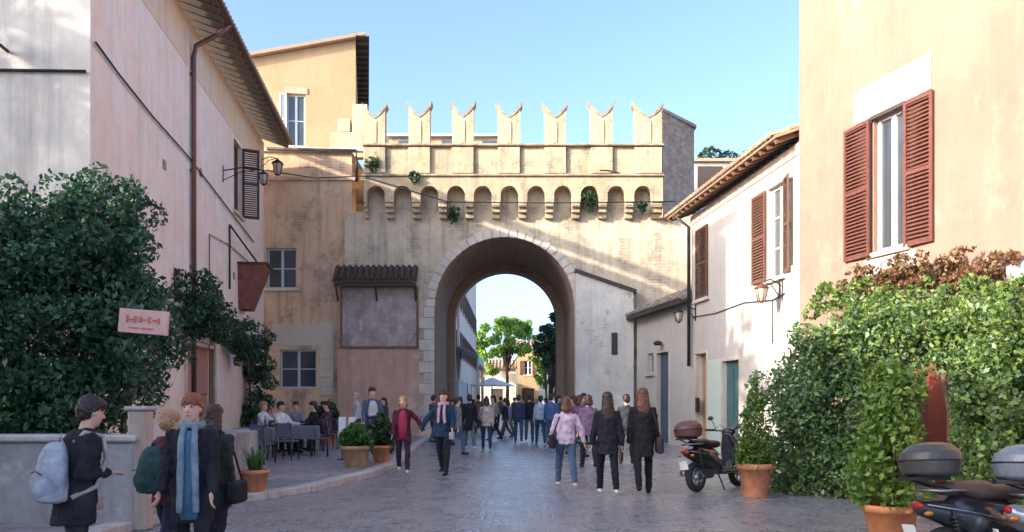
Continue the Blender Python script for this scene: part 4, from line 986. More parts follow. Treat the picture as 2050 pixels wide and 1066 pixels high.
pot('potted_plant', 'green plant in a dark pot by the seated people at the back of the pavement', (at(655, 0, 26).x, 26, .10), .3, .5, M_terra, 'bush', .9, 1800, L_dk, .1)

# ------------------------------------------------------------ PEOPLE
SK = plain('skin', (.60, .36, .26), .5, var=.08, spec=.3)
def cloth(nm, c):
    k = 'cloth_' + nm
    if k in _mc: return _mc[k]
    m = plain(k, c, .85, var=.3, sc=7, spec=.2); nt_ = m.node_tree; bs = nt_.nodes['Principled BSDF']
    f = noise(nt_, objco(nt_, (1, 1, .55)), 16, 4, .6); bump(nt_, bs, f, .8, .03); return m
HAIR = {'red': plain('red_hair', (.22, .07, .03), .5, sc=60, var=.4), 'dark': plain('dark_hair', (.028, .018, .015), .5, sc=60, var=.4), 'brown': plain('brown_hair', (.045, .023, .016), .5, sc=60, var=.4), 'ginger': plain('auburn_hair', (.12, .048, .025), .5, sc=60, var=.4), 'fair': plain('fair_hair', (.36, .22, .11), .5, sc=60, var=.4), 'grey': plain('grey_hair', (.35, .33, .31), .6, sc=60, var=.3)}
def person(label, loc, rz, H=1.72, top=('navy', (.03, .04, .08)), legs=('dark', (.025, .025, .035)), shoe=('black', (.02, .02, .02)), hair='dark', hairlen=0, stride=22, arms=((12, 6, 15), (-12, 6, 15)), hem=.78, lod=1, seated=False, lean=0, extras=(), hat=None, headturn=0, skirt=False, bulk=1.0, group=None, nod=0):
    s = H / 1.75; t = thing('person', label, 'person', loc, rz, group)
    V = Vector
    hipz = .93
    def leg(side, a, b):
        hip = V((side * .095, 0, hipz))
        if seated:
            kn = hip + V((side * .05, -.43, .02)); an_ = kn + V((0, -.03, -.42)); return hip, kn, an_
        kn = hip + V((side * .01, -math.sin(R(a)) * .43, -math.cos(R(a)) * .43))
        an_ = kn + V((0, -math.sin(R(a - b)) * .42, -math.cos(R(a - b)) * .42)); return hip, kn, an_
    lg = [leg(1, stride * .9, 4 if stride >= 0 else 18), leg(-1, -stride * .75, 16)]
    zmin = min(l[2].z for l in lg); dz = .085 - zmin
    if seated: dz = .50 - hipz
    dzv = V((0, 0, dz)); lg = [[p + dzv for p in l] for l in lg]
    if seated:
        for l in lg: l[2].z = .085
    hz = hipz + dz
    ln = math.sin(R(lean))
    def up(z, y=0, x=0): return V((x, y - ln * z, hz + z * math.cos(R(lean))))
    sh = [up(.455, .0, .168 * bulk), up(.455, .0, -.168 * bulk)]
    ar = []
    for side, S_, (sw, out, bend) in ((1, sh[0], arms[0]), (-1, sh[1], arms[1])):
        el = S_ + V((side * math.sin(R(out)), -math.sin(R(sw)) * math.cos(R(out)), -math.cos(R(sw)) * math.cos(R(out)))) * .285
        o2 = out * .6 if bend < 60 else -18
        wr = el + V((side * math.sin(R(o2)), -math.sin(R(sw + bend)) * math.cos(R(o2)), -math.cos(R(sw + bend)) * math.cos(R(o2)))) * .25
        ar.append((S_, el, wr))
    hc = up(.70, -.015 - nod * .05)
    Mh = Matrix.Rotation(R(headturn), 3, 'Z') @ Matrix.Rotation(R(nod * 20), 3, 'X')
    vox = {0: .009, 1: .014, 2: .022}[lod]
    # body
    b = MB(); n = 12
    b.cap(up(.44), hc - V((0, -.01, .04)), .06, .055, n)
    b.loft([(up(z).z, 0, up(z).y, rx, ry) for z, rx, ry in ((-.1, .13, .09), (0, .15, .10), (.2, .125, .095), (.38, .155, .105), (.48, .15, .09), (.53, .07, .06))], 18)
    for l in lg: b.cap(l[0], l[1], .075, .05, n).cap(l[1], l[2], .05, .036, n)
    hdm = MB()
    hdm.loft([(z, 0, cy, rx, ry) for z, cy, rx, ry in ((-.125, -.045, .02, .022), (-.115, -.038, .042, .045), (-.08, -.022, .058, .068), (-.03, -.008, .070, .086), (.02, .0, .076, .095), (.06, .004, .074, .093), (.09, .008, .062, .078), (.112, .01, .035, .045), (.118, .01, .01, .012))], 20)
    hdm.cap((0, -.088, .012), (0, -.108, -.028), .009, .015, 8).ell((0, -.102, -.032), (.018, .012, .01), 8)
    hdm.ell((0, -.082, .028), (.048, .014, .012), 10).ell((0, -.088, -.066), (.024, .01, .008), 8)
    for sd in (1, -1): hdm.ell((sd * .077, .012, -.012), (.009, .02, .032), 8)
    hdm.v = [tuple(Mh @ V(p) + hc) for p in hdm.v]
    b.add(hdm.v, hdm.f, True)
    for side, (S_, el, wr) in zip((1, -1), ar):
        b.cap(S_, el, .048, .038, n).cap(el, wr, .038, .026, n)
        d = (wr - el).normalized(); sd = V((0, -1, 0)); sd = (sd - d * sd.dot(d)).normalized(); pn_ = d.cross(sd) * (-side)
        pc = wr + d * .05; M3 = Matrix((pn_, sd, d)).transposed()
        b.ell(pc, (.017, .042, .055), 10, M3)
        fr = .0105 if lod else .009
        for k, (off, ln_) in enumerate(((.030, .072), (.010, .082), (-.010, .076), (-.030, .06))):
            a = wr + d * .085 + sd * off; c = a + d * ln_ * .5 + pn_ * .008; e = c + d * ln_ * .42 + pn_ * .026
            b.cap(a, c, fr, fr, 6).cap(c, e, fr, fr * .8, 6)
        a = wr + d * .03 + sd * .035; c = a + d * .035 + sd * .028; e = c + d * .03 + sd * .006 + pn_ * .01
        b.cap(a, c, fr * 1.25, fr * 1.1, 6).cap(c, e, fr * 1.1, fr * .85, 6)
    remesh(b, 'body', SK, t, vox if lod else .008, 2)
    if lod == 0:
        e = MB()
        for sd in (1, -1): e.ell(tuple(Mh @ V((sd * .03, -.086, .010)) + hc), (.011, .008, .007), 8)
        e.build('eyes', plain('eye_dark', (.03, .025, .02), .2), t)
        e = MB().ell(tuple(Mh @ V((0, -.098, -.066)) + hc), (.022, .006, .006), 8); e.build('lips', plain('lips', (.42, .16, .13), .5), t)
    # trousers
    tr = MB(); tr.loft([(hz + z, 0, 0, rx * bulk, ry * bulk) for z, rx, ry in ((-.12, .12, .10), (-.05, .165, .125), (.05, .16, .12), (.14, .14, .11))], 18)
    for l in lg: tr.cap(l[0] + V((0, 0, -.02)), l[1], .098 * bulk, .068, n).cap(l[1], l[2] + V((0, 0, .01)), .068, .056, n)
    remesh(tr, 'skirt' if skirt else 'trousers', cloth(*legs), t, vox, 3, .025, .08)
    # top
    tp_ = MB(); hh = hem * 1.0 - .93
    tp_.loft([(up(z).z, 0, up(z).y, rx * bulk, ry * bulk) for z, rx, ry in ((hh, .185, .145), (hh + .1, .18, .14), (.1, .165, .13), (.25, .17, .13), (.38, .19, .13), (.44, .195, .12), (.485, .165, .105), (.515, .11, .085), (.55, .07, .07))], 20)
    for S_, el, wr in ar: tp_.cap(S_, el, .062 * bulk, .056, n).cap(el, wr - (wr - el) * .06, .060, .047, n)
    remesh(tp_, 'jacket', cloth(*top), t, vox, 3, .035, .075)
    # shoes
    for l in lg:
        sh_ = MB(); a = l[2]; f = V((0, -1, 0)); zf = max(.035, a.z - .05)
        sh_.cap((a.x, a.y + .03, a.z - .045), (a.x, a.y - .15, a.z - .052), .042, .035, 10).cap((a.x, a.y, a.z), (a.x, a.y + .01, a.z - .03), .045, .045, 10)
        remesh(sh_, 'shoe', cloth(*shoe), t, max(vox, .012), 2)
    # hair
    hb = MB(); c0_ = V((0, .016, .022))
    hb.ell((0, .006, .055), (.089, .116, .082), 18)
    hb.ell((0, .05, -.005), (.086, .074, .095), 14)
    for sd in (1, -1): hb.cap((sd * .072, -.02, .04), (sd * .076, .02, -.01), .018, .016, 8)
    if hairlen > 0:
        hb.loft([(z, 0, y_, rx, ry) for z, y_, rx, ry in ((-.08 - hairlen, .10, .05, .025), (-.05 - hairlen * .8, .10, .10, .045), (-.06 - hairlen * .4, .085, .115, .055), (-.06, .06, .10, .065), (.03, .04, .085, .07))], 14)
        for sd in (1, -1): hb.cap((sd * .07, .03, .0), (sd * .085, .04, -.06 - hairlen * .5), .03, .025, 8)
    hb.v = [tuple(Mh @ V(p) + hc) for p in hb.v]
    # keep the face clear
    ho = remesh(hb, 'hair', HAIR[hair], t, max(vox, .010), 1, .032, .028)
    if hairlen == 0 or True:
        fm = Mh @ V((0, -1, 0))
        ho.location = (-fm * (.004))
    if hat:
        hm = MB(); hm.lathe([(.05, .15), (.06, .152), (.065, .10), (.13, .09), (.145, .05)], (hc.x, hc.y + .01, hc.z), 16); hm.build('hat', cloth(*hat), t)
    info = dict(t=t, up=up, hc=hc, ar=ar, hz=hz, s=s, bulk=bulk)
    for e in extras: e(info)
    t.scale = (s, s, s)
    return t
def backpack(mat, w_=.31, h_=.46, d_=.17, strap=None, label='rucksack'):
    def f(i):
        up = i['up']; c = up(.22, .215); mb = MB()
        y0 = c.y
        mb.loft([(up(z).z, 0, y0 + oy, rx, ry) for z, oy, rx, ry in ((-.04, 0, w_ * .40, d_ * .42), (-.02, 0, w_ * .5, d_ * .55), (.12, .0, w_ * .52, d_ * .6), (.3, -.015, w_ * .47, d_ * .5), (.40, -.03, w_ * .36, d_ * .4), (.45, -.04, w_ * .2, d_ * .25))], 20)
        mb.ell((0, y0 + d_ * .45, up(.1).z), (w_ * .4, d_ * .3, .11), 14)
        bag = remesh(mb, 'backpack', mat, i['t'], .012, 3, .012, .06)
        sm = MB()
        for sd in (1, -1): sm.tube([up(.44, .10, sd * .10), up(.525, .03, sd * .105), up(.49, -.11, sd * .125), up(.3, -.155, sd * .14), up(.08, -.08, sd * .185), up(.0, .1, sd * .16)], .022, 6)
        sm.tube([up(.44, .16, -.03), up(.5, .17, 0), up(.44, .16, .03)], .010, 6)
        sm.build('strap', strap or mat, i['t'])
        MB().tube([up(.2, y0 + d_ * .68 + .0, -.1), up(.22, y0 + d_ * .70, 0), up(.2, y0 + d_ * .68, .1)], .005, 5).build('zip', M_iron, bag)
    return f
def bag(side, mat, z=-.02, w_=.3, h_=.24, strapmat=None, y=.0):
    def f(i):
        up = i['up']; x = side * .27 * i['bulk']; mb = MB(); c = up(z, y)
        mb.box((x, c.y, c.z), (.11, w_, h_), bev=.03); b_ = mb.build('handbag', mat, i['t'])
        MB().tube([(x, c.y - w_ * .35, c.z + h_ * .45), up(.3, -.14, side * .16), up(.53, -.01, side * .10), up(.4, .13, side * .16), (x, c.y + w_ * .35, c.z + h_ * .45)], .012, 6).build('bag_strap', strapmat or mat, i['t'])
    return f
def scarf(mat, long=.0):
    def f(i):
        up = i['up']; mb = MB(); ring = []
        for k in range(13):
            a = 2 * math.pi * k / 12; ring.append(up(.545 + .01 * math.sin(3 * a), .088 * math.sin(a) - .01, .088 * math.cos(a)))
        mb.tube(ring, .036, 8)
        if long:
            for sd in (1, -1): mb.tube([up(.53, -.095, sd * .05), up(.4, -.165, sd * .055), up(.4 - long * .5, -.165, sd * .06), up(.4 - long, -.16, sd * .07)], [.028, .032, .034, .03], 8)
        remesh(mb, 'scarf', mat, i['t'], .012, 2, .012, .05)
    return f
def shirtfront(mat, z0=-.1, z1=.5, w_=.09):
    def f(i):
        up = i['up']; mb = MB(); secs = []
        for z, y, rx in ((z0, -.125, w_ * .9), (.1, -.118, w_), (.25, -.12, w_), (.4, -.118, w_ * .8), (z1, -.085, w_ * .45)): secs.append((up(z).z, 0, up(z).y + y * i['bulk'] , rx, .03))
        mb.loft(secs, 14); mb.build('shirt', mat, i['t'])
    return f
def held(mat, side=0, size=(.1, .06, .16), dz=-.1):
    def f(i):
        w_ = i['ar'][side][2]; el = i['ar'][side][1]; d = (w_ - el).normalized(); c = w_ + d * .08 + Vector((0, -.02, dz)); mb = MB().box(c, size, bev=.01)
        mb.tube([c + Vector((-.02, 0, size[2] / 2)), w_ + d * .08, c + Vector((.02, 0, size[2] / 2))], .006, 5); mb.build('carried_bag', mat, i['t'])
    return f
BLK = ('black', (.022, .022, .027)); DJ = ('denim', (.07, .11, .18)); WS = ('whiteshoe', (.6, .58, .56)); PI = math.pi
c_lt = cloth('pale_grey_canvas', (.33, .36, .41)); c_bag = cloth('black_leather', (.02, .02, .022)); c_green = cloth('dark_teal', (.03, .07, .07))
HEAVY = True
def X(px, Y): return (px - 1025) / 1640 * Y
# foreground left
person('person in a black jacket with a pale grey backpack at far left', (X(152, 6.1), 6.1, 0), R(140), 1.575, BLK, ('charcoal', (.03, .03, .035)), BLK, 'dark', 0, 10, ((10, 5, 22), (-18, 2, 108)), .70, 0, lean=6, nod=.8, bulk=1.12, extras=(backpack(c_lt, .36, .5, .2, cloth('cream_strap', (.36, .33, .29))),))
person('red haired person facing the camera in an open dark coat over a light blue shirt', (X(385, 6.7), 6.7, 0), R(8), 1.60, BLK, BLK, BLK, 'red', 0, 14, ((10, 5, 22), (6, 8, 30)), .62, 0, headturn=-8, extras=(shirtfront(cloth('light_blue', (.08, .17, .26)), -.28, .5, .085), scarf(cloth('pale_blue_scarf', (.19, .25, .29)), .62)))
person('shorter fair haired person with a dark teal backpack beside the red haired person', (X(335, 7.3), 7.3, 0), R(150), 1.45, ('maroon', (.10, .03, .045)), ('indigo', (.03, .03, .06)), BLK, 'fair', 0, 12, ((8, 6, 40), (5, 8, 20)), .75, 0, nod=.4, extras=(backpack(c_green, .34, .46, .2), ))
person('dark clothed person half hidden behind the red haired person at left', (X(428, 7.5), 7.5, 0), R(170), 1.5, ('olive_black', (.03, .035, .03)), BLK, BLK, 'brown', .18, 10, ((10, 4, 20), (-8, 4, 20)), .66, 1, extras=(bag(-1, c_bag, -.1),))
# middle distance, coming towards the camera
person('woman in a crimson top and dark jacket left of the man in navy', (X(807, 17.4), 17.4, 0), R(5), 1.62, ('wine', (.10, .02, .04)), ('plum', (.05, .025, .04)), ('whiteshoe', (.6, .58, .56)), 'fair', .05, 14, ((10, 42, 12), (12, 8, 20)), .74, 1, extras=(shirtfront(cloth('crimson', (.38, .04, .09)), -.15, .5, .10),))
person('man in a navy jacket with pale pink scarf carrying a small white bag', (X(888, 16.9), 16.9, 0), R(-10), 1.76, ('navy', (.02, .045, .08)), ('black2', (.015, .02, .025)), BLK, 'dark', 0, 18, ((16, 12, 40), (10, 38, 12)), .80, 1, extras=(scarf(cloth('pink_scarf', (.50, .35, .38)), .25), held(c_lt, 0, (.1, .08, .14), -.1)))
person('person in a grey top with a blue vest standing behind the potted plants', (X(745, 19.2), 19.2, .1), R(20), 1.74, ('slate', (.07, .10, .16)), ('darkred', (.08, .03, .035)), BLK, 'dark', 0, 10, ((10, 8, 40), (12, 8, 35)), .85, 1, extras=(shirtfront(cloth('pale_grey', (.45, .45, .48)), .2, .5, .12),))
person('person in black just left of the arch opening, walking away', (X(940, 25.5), 25.5, 0), R(190), 1.72, BLK, ('greenish', (.12, .15, .14)), WS, 'dark', 0, 18, ((10, 6, 20), (-12, 6, 20)), .62, 2)
person('person in a pale beige jacket with a dark bag near the left of the arch', (X(974, 25.2), 25.2, 0), R(185), 1.62, ('beige', (.42, .36, .33)), ('navyleg', (.03, .04, .07)), BLK, 'brown', .08, 16, ((12, 6, 20), (-10, 6, 20)), .8, 2, extras=(bag(1, c_bag),))
person('person in dark blue, left of the pair in the middle of the arch', (X(1038, 29.6), 29.6, 0), R(180), 1.74, ('darkblue', (.04, .05, .10)), ('blueleg', (.05, .08, .12)), BLK, 'dark', 0, 20, ((14, 5, 12), (-14, 5, 12)), .85, 2)
person('person in black, right of the pair in the middle of the arch', (X(1060, 29.8), 29.8, 0), R(176), 1.74, ('black2', (.015, .02, .03)), ('blueleg', (.05, .08, .12)), BLK, 'dark', 0, -18, ((-12, 5, 12), (14, 5, 12)), .85, 2)
person('person in a light blue shirt and dark jeans walking under the arch', (X(1082, 28.5), 28.5, 0), R(185), 1.72, ('lightblue', (.38, .46, .56)), ('darkdenim', (.03, .06, .11)), BLK, 'dark', 0, 24, ((12, 6, 12), (-12, 6, 12)), .9, 2)
person('person in a cobalt jacket at the right side of the arch', (X(1103, 27.8), 27.8, 0), R(175), 1.74, ('cobalt', (.07, .12, .26)), DJ, BLK, 'brown', 0, 14, ((12, 6, 20), (-12, 6, 20)), .84, 2)
# right group walking away
person('woman in a pale pink top and jeans with a black shoulder bag, walking away', (X(1133, 14.5), 14.5, 0), R(186), 1.63, ('palepink', (.62, .48, .58)), DJ, WS, 'ginger', .10, 24, ((14, 14, 20), (-10, 24, 18)), .86, 1, extras=(bag(1, c_bag, -.02, .3, .26), ))
person('woman in a black coat with very long dark brown hair and white shoes', (X(1216, 13.4), 13.4, 0), R(182), 1.68, BLK, ('blackleg', (.015, .015, .018)), WS, 'brown', .34, 16, ((8, 10, 14), (-8, 10, 14)), .70, 1)
person('woman in black with long chestnut hair and ankle boots carrying a dark bag', (X(1287, 13.5), 13.5, 0), R(178), 1.74, ('blackcoat', (.02, .018, .02)), ('blackleg', (.015, .015, .018)), BLK, 'ginger', .26, -18, ((-6, 8, 12), (8, 9, 14)), .62, 1, extras=(bag(-1, cloth('dark_plum', (.05, .03, .045)), -.12, .34, .28),))
person('person in a purple patterned jacket seen between the pink and black clad women', (X(1178, 18.5), 18.5, 0), R(190), 1.66, ('purple', (.18, .12, .20)), BLK, BLK, 'brown', .05, 16, ((10, 6, 14), (-10, 6, 14)), .8, 1)
person('person in dark grey seen between the two long haired women', (X(1254, 19.5), 19.5, 0), R(184), 1.68, ('dkgrey', (.04, .045, .055)), BLK, BLK, 'dark', 0, 14, ((10, 6, 14), (-10, 6, 14)), .75, 1)
# small crowd in and beyond the arch
CR = [(905, 34, 'teal', (.05, .10, .12), 'brown', 'person in teal at the left inner side of the arch'), (922, 36, 'dgrn', (.06, .08, .06), 'dark', 'person in dark green just inside the arch at left'), (958, 38, 'rust', (.30, .14, .10), 'brown', 'person in a rust coloured top inside the arch'),
      (990, 41, 'sand', (.42, .36, .28), 'fair', 'person in a sand coloured coat beyond the arch'), (1003, 44, 'olive', (.12, .13, .08), 'dark', 'person in olive beyond the arch'), (1017, 35, 'lilac', (.30, .30, .42), 'dark', 'person in lilac under the arch left of the central pair'),
      (1030, 48, 'red', (.35, .08, .07), 'dark', 'distant person in red down the street'), (975, 52, 'white', (.6, .6, .58), 'dark', 'distant person in white down the street at left'), (1075, 50, 'grey', (.25, .26, .28), 'grey', 'distant grey clothed person down the street at right'),
      (1118, 33, 'bluej', (.08, .13, .22), 'dark', 'person in a blue jacket by the right jamb of the arch'), (1135, 30, 'pinkt', (.50, .30, .34), 'grey', 'grey haired person in pink by the right jamb'), (1150, 26, 'mauve', (.24, .16, .24), 'dark', 'person in mauve beyond the woman in pale pink'),
      (1168, 28, 'steel', (.14, .17, .22), 'dark', 'person in steel blue in front of the buttress'), (1095, 40, 'skyb', (.30, .42, .55), 'brown', 'person in sky blue inside the arch at right'), (1048, 56, 'tan', (.35, .26, .18), 'dark', 'distant person in tan at the middle of the street'),
      (948, 44, 'char', (.05, .05, .06), 'dark', 'person in charcoal at the pale awning beyond the arch'), (1012, 60, 'black3', (.03, .03, .03), 'dark', 'most distant dark clothed person down the street'), (893, 27, 'brick', (.28, .12, .09), 'dark', 'person in brick red between the couple and the arch'), (915, 23, 'slate2', (.16, .18, .22), 'brown', 'person in slate grey just right of the man in navy'),
      (990, 31, 'greyl', (.34, .34, .36), 'dark', 'person in light grey at the left of the arch mouth'), (1012, 32.5, 'blk4', (.03, .035, .05), 'dark', 'person in near black left of the central pair'), (1160, 22, 'plum2', (.16, .07, .12), 'brown', 'person in plum behind the woman in pale pink'), (715, 25, 'wht2', (.5, .5, .52), 'grey', 'grey haired person in white by the reddish wall'),
      (770, 27, 'navy3', (.05, .07, .12), 'dark', 'person in navy by the reddish wall left of the arch'), (868, 29, 'maroon2', (.16, .05, .06), 'brown', 'person in maroon beside the left jamb of the arch')]
for k, (px, Y, nm, c, hr, lb) in enumerate(CR):
    person(lb, (X(px, Y), Y, 0), R(180 if k % 3 else 10) + k * .1, 1.58 + .045 * (k * 7 % 5), (nm, c), (DJ, BLK, ('brownleg', (.10, .08, .06)))[k % 3], BLK, hr, .1 * (k % 2), (24, -20, 10, -26, 18)[k % 5], ((12, 6, 14), (-12, 6, 14)), (.84, .7, .78, .92)[k % 4], 2, bulk=(1, 1.12, .93, 1.05, .9)[k % 5], lean=(0, 4, 2)[k % 3], group='people walking through the arch')

# ------------------------------------------------------------ TERRACE: tables, chairs, seated people
def chair(label, loc, rz, mat):
    t = thing('cafe_chair', label, 'chair', loc, rz, 'cafe chairs on the left pavement')
    MB().box((0, 0, .45), (.42, .42, .04), bev=.012).build('seat', mat, t)
    MB().box((0, .2, .72), (.40, .03, .34), rx=R(8), bev=.012).build('backrest', mat, t)
    for sx in (-1, 1):
        for sy in (-1, 1): MB().tube([(sx * .18, sy * .18, .43), (sx * .2, sy * .2, 0)], .014, 6).build('leg', M_iron, t)
        MB().tube([(sx * .19, .19, .43), (sx * .19, .225, .88)], .014, 6).build('back_post', M_iron, t)
    return t
M_ch = plain('grey_weave', (.10, .10, .13), .7); M_cl = plain('slate_cloth', (.15, .15, .19), .9)
def table(label, loc, label2):
    t = thing('cafe_table', label, 'table', loc, .1, 'cafe tables on the left pavement')
    MB().box((0, 0, .73), (.8, .8, .03), bev=.008).build('table_top', M_gpaint, t)
    for sx in (-1, 1):
        for sy in (-1, 1): MB().tube([(sx * .34, sy * .34, .72), (sx * .34, sy * .34, 0)], .018, 6).build('leg', M_iron, t)
    c = MB().box((0, 0, .752), (.9, .9, .008))
    for k in range(4):
        a = k * PI / 2; n_ = 12; vs = []
        for j in range(n_ + 1):
            u = -.45 + .9 * j / n_; o_ = .45 + .018 * math.sin(j * 1.9); vs.append((u * math.cos(a) + .452 * math.sin(a), u * math.sin(a) - .452 * math.cos(a), .755)); vs.append((u * math.cos(a) + (o_ + .02) * math.sin(a), u * math.sin(a) - (o_ + .02) * math.cos(a), .44))
        c.add(vs, [(2 * j, 2 * j + 1, 2 * j + 3, 2 * j + 2) for j in range(n_)], True)
    o = c.build('tablecloth', M_cl); o.location = loc; o.rotation_euler = (0, 0, .1); tag(o, label2, 'tablecloth')
    return t
def TP(px, Y): return (X(px, Y), Y, .10)
table('cafe table with grey cloth in front of the two white shirted diners', TP(600, 21.3), 'slate grey cloth on the table in front of the white shirted diners')
table('cafe table with grey cloth nearest the vine at the left wall', TP(512, 20.0), 'slate grey cloth on the table nearest the vine')
table('cafe table with grey cloth against the tan building', TP(598, 27.2), 'slate grey cloth on the table against the tan building')
WSH = ('whiteshirt', (.62, .60, .64))
def seatp(label, px, Y, rz, top, hair, a=((40, 10, 50), (40, 10, 50))):
    person(label, (X(px, Y), Y, .10), rz, 1.85, top, BLK, BLK, hair, 0, 0, a, .86, 2, seated=True)
    q = Vector((math.sin(-rz), math.cos(-rz), 0)) * .04
    chair('grey cafe chair under the ' + ' '.join(label.split()[:10]), (X(px, Y) + q.x, Y + q.y, .10), rz, M_ch)
seatp('seated diner in a bright white shirt nearest the vine', 527, 22.6, R(75), WSH, 'fair')
seatp('seated diner in a white shirt with dark hair, second from the vine', 562, 22.2, R(60), WSH, 'dark')
seatp('seated diner in black leaning back beside the pale quoins', 628, 22.8, R(-70), BLK, 'dark')
seatp('seated diner in dark purple, rightmost at the tables', 655, 23.6, R(-60), ('dpurple', (.10, .05, .09)), 'dark')
seatp('seated diner in grey with back to the street', 592, 23.4, R(10), ('midgrey', (.2, .2, .24)), 'dark')
chair('empty grey cafe chair turned towards the street in front of the tables', TP(575, 19.6), R(170), M_ch)
chair('empty grey cafe chair beside the front table', TP(640, 20.8), R(-80), M_ch)
chair('empty grey cafe chair beside the menu board', TP(525, 18.4), R(160), M_ch)
chair('empty grey cafe chair between the pots at the pavement edge', TP(500, 15.9), R(200), M_ch)
mn = thing('menu_board', 'standing dark menu board in a pale frame at the pavement edge', 'menu board', TP(472, 14.6), R(12))
MB().box((0, 0, .56), (.34, .03, .62), rx=R(-8)).build('board', plain('board_dark', (.03, .03, .06), .6), mn)
mb = MB()
for sx in (-1, 1): mb.box((sx * .2, 0, .45), (.05, .04, .95), rx=R(-8)); mb.tube([(sx * .19, .05, .85), (sx * .19, .35, 0)], .016, 6)
mb.box((0, -.05, .9), (.44, .05, .05)).box((0, .045, .23), (.35, .04, .04)); mb.box((0, -.02, .56), (.02, .04, .6), rx=R(-8)); mb.build('frame', plain('pale_frame', (.40, .40, .42), .6), mn)
fl = thing('folded_cloth_stack', 'white folded napkins and a bottle on the table nearest the vine', 'tableware', (X(512, 20.0), 20.0, .86))
MB().box((0, 0, .03), (.2, .14, .06), bev=.01).build('napkins', M_wpaint, fl); MB().lathe([(0, .035), (.18, .035), (.22, .013), (.3, .013)], (.2, .1, 0), 12).build('bottle', M_gshut, fl)
for k, px in enumerate((685, 705)):
    t = thing('menu_leaflet', ('left' if k == 0 else 'right') + ' of the two upright white menu cards by the pale yellowish pot', 'menu card', (X(px, 19.6), 19.6, .10), R(10 + 20 * k))
    MB().box((0, 0, .82), (.17, .02, .42), rx=R(-8), bev=.004).build('card', M_wpaint, t); MB().tube([(0, .02, 0), (0, .02, .7)], .012, 6).lathe([(0, .12), (.02, .12)], (0, .02, 0), 14).build('stand', M_iron, t)

